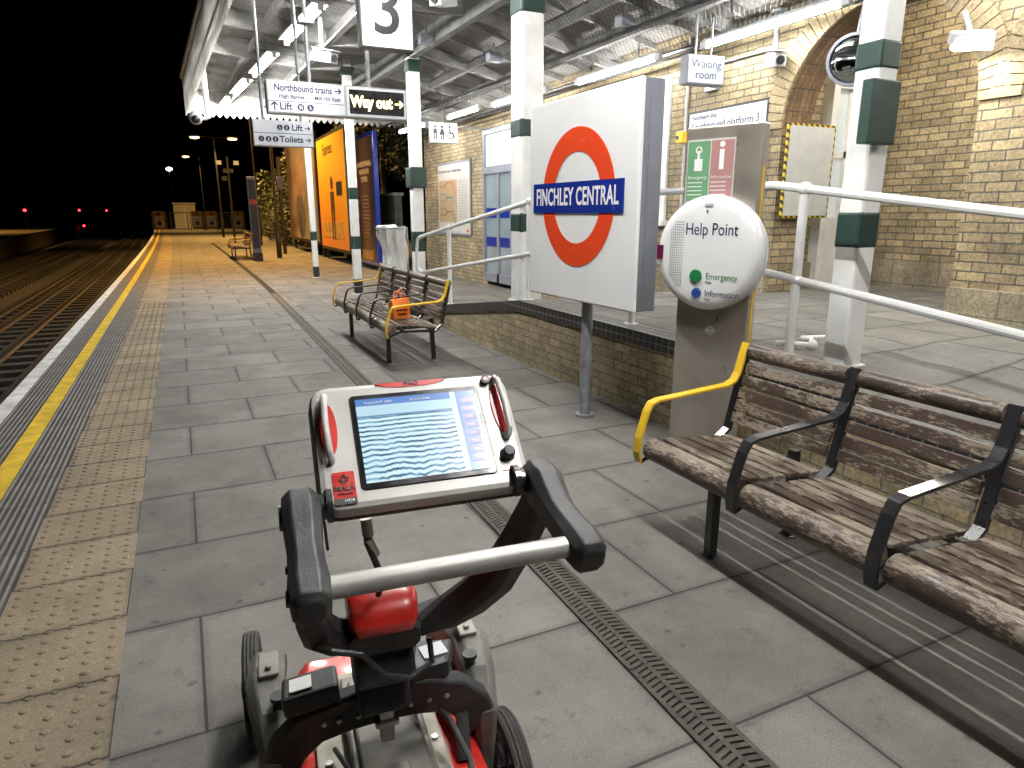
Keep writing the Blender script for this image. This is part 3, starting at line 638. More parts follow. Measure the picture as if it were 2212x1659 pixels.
# ------------------------------------------------------------ benches
def bench(x,y,label,grp):
    r=thing("platform_bench",label,"bench",(x,y,0),0,grp); Ln=2.6; ns=4; pt=Ln/ns
    b=B()
    for i in range(ns):
        a,c=-i*pt-.03,-(i+1)*pt+.03
        b.tube([(.055,a,.415),(.055,c,.415)],.056,16)
        for k in range(6):
            x0=.122+k*.075; z=.447-.007*k+random.uniform(-.002,.002); b.box((x0+.028,(a+c)/2,z),(.057,a-c,.02),(0,.08,0))
    b.done("seat",wood,r,bev=.004)
    b=B()
    for i in range(ns):
        a,c=-i*pt-.03,-(i+1)*pt+.03
        for k in range(5):
            t=(k+.5)/5.2; b.box((.565+.09*t,(a+c)/2,.48+.335*t),(.02,a-c,.054),(0,.27,0))
        b.tube([(.665,a,.85),(.665,c,.85)],.04,14)
    b.done("backrest",wood,r,bev=.004)
    for k in range(ns+1):
        yy=-k*pt; ends=(k==0 or k==ns); mt=yellowp if ends else blackmetal
        P=[(.0,yy,.345),(-.012,yy,.40),(-.005,yy,.47),(.035,yy,.60),(.06,yy,.64),(.1,yy,.652),(.54,yy,.68),(.585,yy,.70),(.61,yy,.74),(.655,yy,.895)]
        B().strap(P,.05,.014,(0,1,0)).done("armrest",mt,r,bev=.003)
        P=[(.0,yy,.35),(.12,yy,.40),(.5,yy,.385),(.57,yy,.44),(.66,yy,.83)]
        B().strap(P,.045,.02,(0,1,0)).done("seat_bracket",blackmetal,r)
    for yy in (-.42,-Ln+.42):
        B().strap([(.12,yy,.0),(.12,yy,.39)],.045,.045,(0,1,0)).strap([(.62,yy,.0),(.6,yy,.45)],.045,.045,(0,1,0)).bb(.08,.62,yy-.02,yy+.02,.35,.385).bb(.09,.15,yy-.035,yy+.035,0,.008).bb(.59,.65,yy-.035,yy+.035,0,.008).done("leg",blackmetal,r,bev=.004)
    for x_ in (.16,.46): B().bb(x_,x_+.04,-Ln+.1,-.1,.385,.41).done("under_rail",blackmetal,r)
    return r
bn=bench(1.945,2.60,"weathered brown slatted bench beside the help point pillar","slatted platform benches")
b2=copytree(bn,(1.74,9.1,0),0,"brown slatted bench with an orange bag on it")
b3=copytree(bn,(1.5,27.5,0),0,"brown slatted bench far along the orange lit platform")
r=thing("paper_bag","small orange printed gift bag standing on the bench","bag",(2.02,7.0,.46),rad(12))
b=B(); b.ring([[(-.09,-.05,0),(.09,-.05,0),(.09,.05,0),(-.09,.05,0)],[(-.1,-.06,.11),(.1,-.055,.12),(.095,.05,.12),(-.1,.05,.11)],[(-.105,-.03,.2),(.1,-.03,.215),(.1,.025,.21),(-.1,.03,.2)]],smooth=False); b.done("body",orangeb,r)
B().tube([(-.05,-.03,.2),(-.04,-.03,.28),(.0,-.03,.31),(.04,-.03,.28),(.05,-.03,.2)],.006,6).done("handle",orangeb,r)
B().tube([(-.05,.03,.2),(-.03,.05,.27),(.02,.05,.29),(.05,.03,.2)],.006,6).done("handle",orangeb,r)
B().bb(-.07,.06,-.0625,-.056,.085,.1).bb(-.05,.05,-.06,-.0535,.04,.055).done("dark_print",txtk,r)
r=thing("rubbish_sack","white plastic rubbish sack hung on a hoop stand","rubbish bag",(2.88,10.25,0))
b=B(); rings=[]
for i in range(22):
    z=.3+i*.05; t=i/21; base=.13+.08*t
    q=[]
    for j in range(40):
        a=2*math.pi*j/40; v=noise.noise(Vector((math.cos(a)*2.2,math.sin(a)*2.2,z*3.4))); v2=noise.noise(Vector((math.cos(a)*5,math.sin(a)*5,z*5)))
        rr=base*(1+.38*v+.14*v2+.06*math.sin(a*7+z*5)); q.append((rr*math.cos(a)+.06*(1-t),rr*math.sin(a),z+.05*v*t))
    rings.append(q)
b.ring(rings); b.done("sack",bagwhite,r)
B().tube([(.235*math.cos(a*math.pi/10),.235*math.sin(a*math.pi/10),1.33) for a in range(20)],.012,6,closed=True).cyl((.24,0,0),(.24,0,1.33),.02).done("stand",galv,r)
# ------------------------------------------------------------ billboards
def bill(y0,y1,x,z0,z1,label,mat,fr):
    r=thing("billboard",label,"billboard",(x,(y0+y1)/2,(z0+z1)/2),rad(-90)); w=(y1-y0)/2; h=(z1-z0)/2
    B().bb(-w,w,0,.12,-h,h).done("frame",fr,r,bev=.01); B().bb(-w+.1,w-.1,-.01,0,-h+.1,h-.1).done("poster",mat,r)
    for x_ in (-w+.2,w-.3): B().bb(x_,x_+.1,.1,.2,-h-z0,-h).done("leg",black,r)
    return r,w,h
def gradmat(name,stops,axis=2,nscale=1.2,amt=.6,es=.0):
    m,nt,b=newmat(name); tc=N(nt,"ShaderNodeTexCoord").outputs["Generated"]; s=N(nt,"ShaderNodeSeparateXYZ"); L(nt,tc,s.inputs[0])
    n=noise_(nt,tc,nscale*3,4); v=math_(nt,'ADD',s.outputs[axis],math_(nt,'MULTIPLY',math_(nt,'SUBTRACT',n,.5),amt))
    c=ramp(nt,v,stops); L(nt,c,b.inputs["Base Color"]); b.inputs["Roughness"].default_value=.3
    if es: L(nt,c,b.inputs["Emission Color"]); b.inputs["Emission Strength"].default_value=es
    return m
r,w,h=bill(25.3,32.5,4.5,.45,4.3,"large billboard with muted brown portrait style poster",gradmat("portrait_poster",[(.1,(.1,.06,.04)),(.4,(.4,.3,.24)),(.6,(.2,.17,.15)),(.9,(.3,.26,.2))],0,.8,.9,.03),black)
B().sph((-.3,-.02,.5),.55,(1,.02,1.3),20,12).done("face_shape",M("poster_skin",(.35,.2,.13),.5,var=.4,scale=2),r,smooth=True)
B().sph((-.35,-.012,-.9),1.0,(1.1,.01,.9),20,12).done("shoulder_shape",M("poster_grey",(.12,.11,.11),.5,var=.4,scale=2),r,smooth=True)
r,w,h=bill(20.5,25.0,4.5,.35,4.0,"tall bright yellow and orange advertising billboard",gradmat("yellow_poster",[(.05,(.6,.18,.02)),(.4,(.7,.30,.02)),(.95,(.75,.46,.04))],2,.6,.3,.18),black)
text("Express",.5,(-.3,-.02,1.35),txtk,r)
b=B(); person_icon(b,.1,-.5,1.9,False,-.02); b.done("figure",M("poster_brown",(.08,.04,.03),.5),r)
B().bb(.8,1.6,-.02,-.012,-.1,.3).done("caption_box",black,r)
B().bb(-1.6,1.6,-.02,-.012,-1.4,-.9).done("crate_shapes",M("poster_cream",(.6,.35,.1),.5,var=.5,scale=4),r)
r,w,h=bill(18.2,20.25,4.72,.15,3.62,"tall dark brown billboard with gold capital lettering",gradmat("whiskey_poster",[(.1,(.03,.012,.008)),(.5,(.1,.05,.025)),(.9,(.02,.012,.01))],0,.6,.3,.15),rblue)
text("IN WHISKEY-MAKING\nWAITING WAS\nITS PERKS",.2,(0,-.02,.75),M("gold_lettering",(.6,.4,.15),.5,emit=(.6,.4,.15),es=.3),r,sx=.8)
b=B()
for i in range(12): b.bb(-.35-.02*(i%3),.35+.02*(i%2),-.014,-.012,.1-i*.1,.13-i*.1)
b.done("small_print",M("gold_print",(.25,.16,.07),.5),r,kind="stuff")
B().bb(-.6,.6,-.016,-.01,-1.6,-1.35).done("label_shape",M("poster_amber",(.35,.17,.04),.5,var=.4),r)
r=thing("boundary_wall","dark stone boundary wall behind the billboards","wall")
B().bb(5.3,5.5,18.4,60,0,2.0).done("wall_face",darkwall,r); B().bb(5.26,5.54,18.36,60,2.0,2.08).done("coping",copetop,r)
def leaves(name,label,boxes,n,mat,trunk=None,cat="tree"):
    r=thing(name,label,cat)
    b=B()
    for (c,rd,k) in boxes:
        for _ in range(int(n*k)):
            while True:
                v=Vector((random.uniform(-1,1),random.uniform(-1,1),random.uniform(-1,1)))
                if .25<v.length<1 and random.random()<v.length+.1: break
            p=Vector(c)+Vector((v.x*rd[0],v.y*rd[1],v.z*rd[2])); s=random.uniform(.05,.13)
            a=Vector((random.gauss(0,1),random.gauss(0,1),random.gauss(0,1))).normalized(); c2=a.orthogonal().normalized()*s*.55; a=a*s
            b.bm.faces.new([b.bm.verts.new(q) for q in (p-a,p+c2,p+a,p-c2)])
    b.done("crown",mat,r)
    if trunk:
        for t in trunk: B().tube(t[0],t[1],8).done("trunk" if t is trunk[0] else "limb",bark,r)
    return r
leaves("ivy_hedge","overgrown ivy hedge beside the billboards",[((4.9,36,1.6),(.8,3.5,1.8),1),((5.2,42,1.8),(1,4,2.2),1),((5.4,50,2),(1,5,2.4),1),((4.9,33.3,3.2),(.6,1.5,1.4),.7)],1900,leafm,[([(5.2,36,0),(5.1,36.2,1.5),(4.9,35.8,2.6)],[.1,.07,.02]),([(5.4,42,0),(5.2,42,2.5)],[.12,.03])],"hedge")
leaves("garden_tree","leafy tree rising behind the billboards",[((7.5,27,4.4),(2,3,1.3),1),((7,22,4.6),(1.6,2.2,1.2),1),((6.2,19.5,3.6),(.9,1.2,1.3),.6),((8,32,4.5),(2,3,1.5),1)],1900,leafd,[([(7.5,27,0),(7.4,27.1,2),(7.2,26.5,3.5),(7,25,4.5)],[.18,.14,.1,.03]),([(7.4,27.1,2),(7.8,29,4.3)],[.1,.03]),([(6.2,19.6,0),(6.25,19.5,1.8),(6.0,19.3,3.4)],[.09,.06,.02])])
# ------------------------------------------------------------ far end objects
def gate(x,y,w,label,sign=True):
    r=thing("platform_end_gate",label,"gate",(x+cx(y),y,0),0,"grey gates closing the platform end")
    b=B().bb(-w/2,-w/2+.08,0,.08,0,1.65).bb(w/2-.08,w/2,0,.08,0,1.65).bb(-w/2+.08,w/2-.08,.01,.07,1.55,1.63).bb(-w/2+.08,w/2-.08,.01,.07,.1,.18)
    k=int(w/.15)
    for i in range(1,k): b.bb(-w/2+i*w/k-.012,-w/2+i*w/k+.012,.02,.05,.18,1.55)
    b.done("frame",galv,r)
    if sign:
        B().bb(-.45,.45,-.03,-.005,.15,1.72).done("sign_plate",yellowp,r)
        for a_,c_ in ((.3,.95),(1.05,1.3)): B().bb(-.38,.38,-.04,-.031,a_,c_).done("sign_panel",signwhite,r)
        b=B(); b.prism([(-.15,1.38),(.15,1.38),(0,1.65)],'y',-.04,-.031); b.done("warning_triangle",txtk,r)
        b=B(); disc(b,0,.65,.2,-.042,-.0405); b.done("sign_symbol",rblue,r)
for x,s in ((-1.0,True),(.6,False),(2.1,True),(3.3,True),(4.5,False),(5.6,True)): gate(x,70,1.2 if s else 1.5,"grey railing gate with yellow warning sign" if s else "plain grey railing gate",s)
def lamp(x,y,h,label,double=True,en=480,k1=-1):
    r=thing("street_lamp",label,"street lamp",(x+cx(y),y,0),0,"sodium street lamps on the platform")
    B().tube([(0,0,0),(0,0,1.2),(0,0,1.25),(0,0,h)],[.09,.09,.055,.04]).done("post",blackmetal,r)
    for k in ((-1,1) if double else (k1,)):
        B().tube([(0,0,h-.05),(k*.4,0,h+.02),(k*.8,0,h)],.025,6).done("arm",blackmetal,r)
        B().sph((k*1.1,0,h+.02),.3,(1.25,.6,.3)).done("lantern_hood",lgrey,r,smooth=True)
        B().sph((k*1.1,0,h-.06),.24,(1.1,.6,.28)).done("lamp_lens",sodium,r,smooth=True)
        la=bpy.data.lights.new("lamp",'SPOT'); la.spot_size=rad(135); la.spot_blend=.6; la.energy=en*3; la.color=(1,.54,.15); la.shadow_soft_size=.15
        lo=bpy.data.objects.new("lamp",la); C.objects.link(lo); lo.parent=r; lo.location=(k*1.1,0,h-.3)
lamp(2.75,49,6.2,"twin headed orange sodium street lamp",True,900); lamp(2.9,71.5,6.6,"far orange sodium street lamp behind the gates",False,900); lamp(3.1,25.5,8,"tall orange sodium lamp on a black post",False,2300)
lamp(3.6,36,8,"tall orange sodium lamp beside the hedge",False,1900)
lamp(-14.4,72,6.9,"orange sodium lamp on the opposite platform",False,900)
r=thing("street_lamp","distant cold white lamp beyond the platform","street lamp",(-.5,110,0))
B().cyl((0,0,-1),(0,0,7.3),.1).done("post",blackmetal,r); B().sph((0,-.2,7.5),.4,(1,1,.6)).done("lamp_lens",coldlamp,r,smooth=True)
r=thing("totem_sign","tall narrow platform totem sign by the far bench","sign",(2.25,24.4,0))
B().bb(-.14,.14,0,.1,.25,2.7).done("panel",grey,r,bev=.02); B().bb(-.11,.11,-.01,0,.4,2.6).done("face",black,r); B().bb(-.16,.16,-.03,.13,0,.25).done("base",blackmetal,r)
B().annulus(.06,.09,-.014,-.01,(0,1.9),20).bb(-.11,.11,-.018,-.01,1.88,1.92).done("roundel",rred,r)
r=thing("equipment_post","slim black post with camera heads and loudspeakers","post",(2.6,40,0))
B().cyl((0,0,0),(0,0,4.4),.06).bb(-.25,.25,-.05,.05,3.6,3.8).bb(-.35,-.1,-.1,.1,3.2,3.42).done("post",blackmetal,r)
for k in (-1,1): B().bb(k*.42-.125,k*.42+.125,-.1,.1,4.0,4.2).done("camera_head",grey,r)
r=thing("equipment_cabinet","pale lineside equipment cabinet beyond the gates","cabinet",(.6,78,0))
B().bb(-1,1,0,1,0,2.4).bb(-1.1,1.1,-.1,1.1,2.4,2.55).done("body",lgrey,r,bev=.03)
for a_,c_ in ((-.9,-.05),(.05,.9)): B().bb(a_,c_,-.02,0,.2,2.2).done("door",M("cabinet_door",(.4,.38,.33),.5),r)
r=thing("signal_post","tall black signal post beside the billboard","post",(3.6,28,0)); B().cyl((0,0,0),(0,0,3.6),.07).bb(-.12,.12,-.12,.12,2.4,2.9).done("post",blackmetal,r)
def cctv(name,loc,rz,pole,label):
    r=thing(name,label,"security camera",loc,rz,"security cameras under the canopy")
    B().cyl((0,0,.06),(0,0,pole),.03).bb(-.07,.07,-.07,.07,pole-.02,pole).done("mount",galv,r)
    B().box((0,-.05,0),(.13,.34,.13),(rad(12),0,0)).box((0,-.08,.085),(.15,.4,.01),(rad(12),0,0)).done("housing",lgrey,r,bev=.01); B().cyl((0,-.215,-.035),(0,-.235,-.04),.045).done("lens",txtk,r)
cctv("security_camera",(1.95,9.9,3.55),rad(30),.6,"grey box camera hanging from the canopy")
cctv("security_camera",(2.62,7.0,3.6),rad(-50),.5,"grey box camera beside the platform number sign")
cctv("security_camera",(6.0,5.95,3.15),rad(-30),.5,"small box camera on the brick wall")
r=thing("dome_camera","white dome camera on a pole below canopy edge","security camera",(.72,15.3,3.35),0,"security cameras under the canopy")
B().cyl((0,0,0),(0,0,.95),.05).cyl((0,0,0),(-.15,0,-.02),.03).done("pole",white,r); B().sph((-.22,0,0),.13).done("dome",lgrey,r,smooth=True); B().sph((-.22,-.06,-.03),.09).done("lens",txtk,r,smooth=True)
r=thing("alarm_box","small yellow alarm box on the brick wall","alarm box",(6.05,7.45,2.5),rad(-90))
B().bb(-.07,.07,-.08,0,-.07,.07).done("body",yellowp,r,bev=.01); B().cyl((-.03,-.09,0),(-.03,-.08,0),.025).done("knob",txtk,r)
r=thing("convex_mirror","round safety mirror hung in the archway","mirror",(6.0,4.95,2.98),rad(-58))
B().lathe([(.001,-.06),(.08,-.055),(.14,-.035),(.19,-.01),(.215,.03),(.215,.05),(.001,.06)],(0,0,0),'y',32).done("mirror_face",M("mirror_glass",(.5,.53,.52),.04,1.0,var=.03),r,smooth=True); B().annulus(.212,.24,-.01,.05,(0,0),32).cyl((0,.05,.1),(.05,.08,.7),.015).done("rim",grey,r)
r=thing("flood_light","lit wall mounted floodlight above the brick pier","floodlight",(5.82,3.72,2.90),rad(-40))
B().box((0,0,0),(.30,.14,.09),(rad(20),0,0)).cyl((0,.05,.05),(.0,.25,.25),.02).done("housing",lgrey,r,bev=.01); B().box((0,-.03,-.07),(.27,.11,.05),(rad(20),0,0)).done("lamp_lens",floodm,r)
la=bpy.data.lights.new("lamp",'AREA'); la.size=.3; la.energy=20; la.color=(1,.93,.8); lo=bpy.data.objects.new("lamp",la); C.objects.link(lo); lo.parent=r; lo.location=(0,-.05,-.12)
r=thing("porch_light","small lit ceiling lamp inside the archway","light fitting",(7.1,4.7,3.9)); B().lathe([(.001,-.08),(.14,-.07),(.16,0)],(0,0,0),'z',20).done("diffuser",floodm,r)
la=bpy.data.lights.new("lamp",'POINT'); la.shadow_soft_size=.12; la.energy=100; la.color=(1,.92,.78); lo=bpy.data.objects.new("lamp",la); C.objects.link(lo); lo.parent=r; lo.location=(0,0,-.25)
def signal(x,y,z,label):
    r=thing("railway_signal",label,"signal",(x,y,0),0,"red lit railway signals beyond the platform"); B().cyl((0,0,-1.2),(0,0,z),.06).bb(-.18,.18,0,.2,z-.2,z+.5).done("post",blackmetal,r); B().sph((0,-.02,z+.1),.13,(1,.5,1)).done("lamp_lens",redlamp,r,smooth=True)
for x,y,z in ((-13.5,82,1.7),(-12,110,1.8),(-10,125,1.8),(-11.5,108,-.2)): signal(x,y,z,"small railway signal showing a red light")
r=thing("platform_shelter","dark skeletal structure on the opposite platform","shelter",(-14.2,62,0))
B().cyl((0,0,0),(0,0,4.6),.1).cyl((1.6,0,0),(1.6,0,4),.08).bb(-1.2,2.2,-.6,.6,3.4,3.55).bb(-.6,1.5,-.2,.2,.2,1.3).annulus(.7,.85,-.1,.1,(.1,4.8),24).cyl((-.5,0,3.5),(1.2,0,5.3),.06).done("frame",M("rusty_frame",(.2,.15,.1),.8),r)
B().bb(1.9,2.6,-.35,-.3,2.0,2.6).done("sign",signwhite,r)
# ------------------------------------------------------------ survey cart
cart=thing("survey_cart","red and black ground radar survey cart with tablet console","survey cart",(.31,.84,0),rad(-6))
hx=-.07
B().cyl((-.18,0,1.05),(.18,0,1.05),.0165,n=24).done("push_bar",alu,cart)
for s in (-1,1):
    x=s*.204; X1=(1,0,0)
    B().beam([(x,-.04,1.040),(x,-.03,1.042),(x,.0,1.048),(x,.05,1.054),(x,.10,1.062),(x,.135,1.075),(x,.155,1.085),(x,.19,1.09),(x,.205,1.088)],[(.036,.034),(.052,.058),(.058,.066),(.052,.058),(.052,.058),(.058,.068),(.060,.076),(.058,.072),(.044,.05)],X1,.24).done("handle_bracket",black,cart,bev=.0025)
    for dx_,yy,zz,r_ in ((.026,-.005,1.048,.012),(.028,.170,1.087,.02),(.024,.06,1.055,.006)): B().cyl((x+s*dx_,yy,zz),(x+s*(dx_+.006),yy,zz),r_,n=16).done("bolt",blackmetal,cart)
    if s<0: P=[(x,.165,1.075),(x,.185,1.02),(x,.22,.94),(x*.98,.255,.86),(x*.93,.285,.805),(x*.8,.30,.775),(x*.6,.31,.762),(hx-.02,.32,.757)]
    else: P=[(x,.165,1.075),(x*.97,.185,1.03),(x*.87,.22,.95),(x*.73,.255,.87),(x*.53,.285,.815),(x*.30,.30,.782),(x*.03,.31,.768),(hx+.02,.32,.762)]
    B().beam(P,[(.048,.058),(.052,.064),(.056,.070),(.060,.074),(.064,.070),(.062,.064),(.056,.058),(.05,.05)],(1,.0,.2),.24).done("handle_arm",black,cart,bev=.0025)
    B().cyl((s*.165,.185,1.09),(s*.185,.185,1.09),.022).cyl((s*.155,.185,1.09),(s*.165,.185,1.09),.028).done("console_joint",blackmetal,cart)
B().sweep([(hx,.255,.79),(hx,.262,.805),(hx,.285,.820),(hx,.33,.815),(hx,.365,.79),(hx,.375,.77)],[(.10,.03),(.120,.06),(.132,.085),(.132,.09),(.120,.08),(.1,.05)],(1,0,0),28,.36).done("red_cap",redpl,cart,smooth=True)
B().sweep([(hx-.05,.262,.822),(hx,.262,.828),(hx+.05,.262,.822)],[(.03,.012)]*3,(0,1,0),12,.6).done("cap_ridge",redpl,cart)
B().beam([(hx,.268,.762),(hx,.285,.765),(hx,.35,.755)],[(.132,.05),(.142,.055),(.142,.055)],(1,0,0)).done("cap_base",black,cart)
B().box((hx,.335,.70),(.12,.08,.12),(rad(-20),0,0)).done("column",black,cart,bev=.01)
B().box((hx,.37,.61),(.105,.08,.12),(rad(-20),0,0)).done("column_foot",black,cart,bev=.01)
c0=-.06
B().beam([(c0-.23,.45,.38),(c0-.2,.43,.45),(c0-.155,.41,.505),(c0-.08,.40,.53),(c0,.40,.535),(c0+.08,.40,.53),(c0+.15,.41,.505),(c0+.20,.43,.45),(c0+.225,.45,.38)],[(.045,.085)]*9,(0,1,0),.15).done("cross_brace",black,cart,bev=.002)
B().box((c0-.15,.43,.57),(.115,.09,.045),(rad(-8),rad(-6),0)).done("battery_box",black,cart,bev=.008)
B().box((c0-.17,.425,.597),(.045,.05,.002),(rad(-8),rad(-6),0)).done("battery_label",signwhite,cart)
B().prism([(c0+.05,.38),(c0+.14,.39),(c0+.17,.47),(c0+.08,.49)],'z',.555,.60).done("side_box",black,cart,bev=.010)
B().box((c0+.115,.435,.6025),(.055,.045,.003),(0,0,rad(8))).done("side_label",M("dull_label",(.5,.51,.53),.5),cart)
B().bb(c0-.02,c0+.01,.345,.372,.47,.57).bb(c0-.03,c0+.02,.34,.365,.51,.525).cyl((c0-.025,.345,.55),(c0+.015,.345,.55),.006).done("latch",steel,cart,bev=.003)
for x in (-.13,-.1,-.06,.05,.09,.13): B().sph((c0+x,.374,.525),.006,(1,.6,1),8,6).done("bolt_head",steel,cart)
lift=.07
def low(o): o.location.z+=lift; return o
low(B().beam([(c0,.06,.12),(c0,.10,.20),(c0,.25,.215),(c0,.66,.215),(c0,.84,.2),(c0,.92,.12)],[(.36,.08),(.42,.14),(.44,.16),(.42,.16),(.37,.14),(.30,.08)],(1,0,0),.25).done("red_body",redpl,cart,bev=.006))
low(B().bb(c0-.08,c0+.09,.14,.64,.31,.36).bb(c0-.065,c0+.075,.16,.60,.36,.378).bb(c0-.02,c0+.03,.2,.3,.378,.39).done("radar_unit",greyplate,cart,bev=.012))
low(B().bb(c0-.15,c0+.13,.10,.72,.295,.312).done("radar_plate",M("worn_cream_plate",(.36,.34,.27),.5,.1,var=.45,scale=12,bmp=.2),cart,bev=.004))
for x,y in ((-.125,.14),(.11,.14),(-.125,.68),(.11,.68),(-.125,.42),(.11,.42)): low(B().cyl((c0+x,y,.312),(c0+x,y,.319),.008,n=8).done("screw",steel,cart))
low(B().bb(c0-.05,c0+.04,.46,.54,.379,.381).done("unit_label",signwhite,cart))
for pts,rr in (([(-.02,.58,.37),(-.01,.54,.40),(.02,.46,.42),(.07,.36,.41),(.09,.26,.38),(.07,.18,.34),(.02,.12,.32)],.007),([(-.17,.43,.34),(-.15,.33,.37),(-.08,.26,.39),(-.03,.2,.39),(.0,.12,.33)],.006)): low(B().tube(pts,rr,8).done("cable",black,cart))
for pts,rr in (([(-.2,.255,.79),(-.17,.225,.795),(-.12,.22,.78),(-.08,.23,.72),(-.03,.26,.68),(.02,.28,.69),(.02,.30,.73)],.006),([(-.1,.215,1.03),(-.1,.212,1.0),(-.09,.21,.97),(-.075,.22,.92),(-.08,.26,.87)],.006),([(-.18,.2,1.06),(-.165,.3,1.03),(-.16,.33,.94)],.003)):
    B().tube(pts,rr,8).done("cable",black,cart)
B().cyl((-.1,.215,1.045),(-.098,.21,1.015),.010).cyl((-.098,.21,1.01),(-.085,.215,.975),.007).done("connector",steel,cart)
low(B().sweep([(.08,.55,.30),(.11,.5,.37),(.11,.4,.37),(.10,.35,.30)],[(.03,.025)]*4,(1,0,0),10,.4).done("carry_handle",black,cart))
def wheel(x,y,rr):
    w=B(); pr=[(rr*.74,-.018),(rr*.86,-.024),(rr*.95,-.022),(rr*.985,-.015),(rr*.965,-.010),(rr*.995,-.006),(rr*.975,0),(rr*.995,.006),(rr*.965,.010),(rr*.985,.015),(rr*.95,.022),(rr*.86,.024),(rr*.74,.018)]
    n=44; w.ring([[(x+h,y+r_*math.cos(2*math.pi*j/n),rr+r_*math.sin(2*math.pi*j/n)) for j in range(n)] for r_,h in pr],closed=True)
    wo=w.done("wheel",rubber,cart)
    b=B(); b.ring([[(x+h,y+r_*math.cos(2*math.pi*j/n),rr+r_*math.sin(2*math.pi*j/n)) for j in range(n)] for r_,h in ((rr*.66,-.016),(rr*.75,-.02),(rr*.75,.02),(rr*.66,.016))],closed=True)
    for k in range(6):
        a=k*math.pi/3; b.sweep([(x,y+.02*math.cos(a),rr+.02*math.sin(a)),(x,y+rr*.7*math.cos(a),rr+rr*.7*math.sin(a))],[(.02,.03),(.014,.02)],(1,0,0),8,.5)
    b.cyl((x-.035,y,rr),(x+.035,y,rr),.026); b.done("rim",black,wo)
for x,y in ((-.365,1.04),(.24,1.02),(.25,.47),(-.365,.46)): wheel(x,y,.165)
armm=M("dusty_grey_plastic",(.13,.126,.112),.6,var=.45,scale=9,bmp=.25,bs=60)
for s in (-1,1):
    x=s*.238-.06
    B().beam([(x,.43,.40),(x,.50,.46),(x+s*.01,.60,.47),(x+s*.01,.76,.42),(x,.92,.32),(x,1.04,.16)],[(.05,.05),(.08,.08),(.09,.09),(.085,.08),(.07,.06),(.04,.045)],(1,0,0),.25).beam([(x,.45,.42),(x,.46,.3),(x,.47,.16)],[(.06,.07),(.05,.06),(.035,.045)],(1,0,0),.25).done("wheel_arm",armm,cart,bev=.004)
    B().cyl((x-s*.02,.5,.48),(x-s*.02,.5,.515),.013).cyl((x-s*.02,.5,.515),(x-s*.02,.5,.525),.018).done("clamp_knob",black,cart)
    B().box((x,.62,.522),(.045,.08,.010),(rad(5),0,0)).cyl((x,.60,.525),(x,.60,.535),.008,n=8).done("fender_plate",greyplate,cart,bev=.003)
# console
con=B(); W,Hh=.364,.238
def rrect(w,h,r,n=5,cx_=0,cz_=0):
    out=[]
    for qx,qz,a0 in ((1,1,0),(-1,1,90),(-1,-1,180),(1,-1,270)):
        for k in range(n+1):
            a=rad(a0+90*k/n); out.append((cx_+qx*(w/2-r)+r*math.cos(a),cz_+qz*(h/2-r)+r*math.sin(a)))
    return out
def rbox(b,w,h,r,levels,ox=0,oz=0):
    rings=[]
    for y,ins in levels: rings.append([(p[0],y,p[1]) for p in rrect(w-2*ins,h-2*ins,max(.002,r-ins),5,ox,oz)])
    b.ring(rings,smooth=True); return b
rbox(con,W,Hh,.034,[(.0,.012),(.003,.004),(.01,0),(.03,0),(.045,.012)])
con=con.done("console",silver,cart,loc=(.008,.255,1.168),rot=(rad(-45),0,0))
sx0=.004
rbox(B(),.240,.184,.010,[(-.003,.003),(.001,0)],sx0,.002).done("bezel",M("black_bezel",(.008,.008,.009),.2,coat=.4),con)
rbox(B(),W+.004,Hh+.004,.034,[(.0305,.001),(.04,0),(.052,.008)]).done("back_shell",black,con)
def screenmat():
    m,nt,b=newmat("radargram_screen"); tc=N(nt,"ShaderNodeTexCoord").outputs["Object"]; s=N(nt,"ShaderNodeSeparateXYZ"); L(nt,tc,s.inputs[0]); x,z=s.outputs[0],s.outputs[2]
    d=N(nt,"ShaderNodeCombineXYZ"); L(nt,x,d.inputs[0]); L(nt,math_(nt,'MULTIPLY',z,.35),d.inputs[2])
    n1=math_(nt,'SUBTRACT',noise_(nt,d.outputs[0],36,2.5,.5),.5)
    amp=math_(nt,'MULTIPLY',math_(nt,'ADD',math_(nt,'MULTIPLY',z,-1),.065),.15)
    zz=math_(nt,'ADD',z,math_(nt,'MULTIPLY',n1,amp))
    w=math_(nt,'SINE',math_(nt,'ADD',math_(nt,'MULTIPLY',zz,2*math.pi/.0092),math_(nt,'MULTIPLY',math_(nt,'MULTIPLY',zz,zz),900)))
    e=N(nt,"ShaderNodeCombineXYZ"); L(nt,x,e.inputs[0]); L(nt,math_(nt,'MULTIPLY',z,2),e.inputs[2])
    am=noise_(nt,e.outputs[0],26,2); am2=ramp(nt,am,[(.34,g3(.5)),(.6,g3(1.05))])
    v=math_(nt,'MULTIPLY',w,am2)
    top=math_(nt,'LESS_THAN',z,.043); v=math_(nt,'MULTIPLY',v,top)
    c=ramp(nt,math_(nt,'ADD',math_(nt,'MULTIPLY',v,.5),.5),[(.05,(.015,.06,.12)),(.2,(.14,.35,.54)),(.38,(.45,.74,.90)),(.8,(.75,.95,1))])
    bar=math_(nt,'GREATER_THAN',z,.066); c=mixc(nt,bar,c,(.10,.25,.65))
    band=math_(nt,'MULTIPLY',math_(nt,'GREATER_THAN',z,.043),math_(nt,'LESS_THAN',z,.046)); c=mixc(nt,band,c,(.12,.3,.5))
    right=math_(nt,'GREATER_THAN',x,.062); c=mixc(nt,right,c,(.6,.82,.95)); r2=math_(nt,'GREATER_THAN',x,.072); c=mixc(nt,r2,c,(.12,.26,.6))
    b.inputs["Base Color"].default_value=(.02,.02,.02,1); b.inputs["Roughness"].default_value=.2
    L(nt,c,b.inputs["Emission Color"]); b.inputs["Emission Strength"].default_value=.92; return m
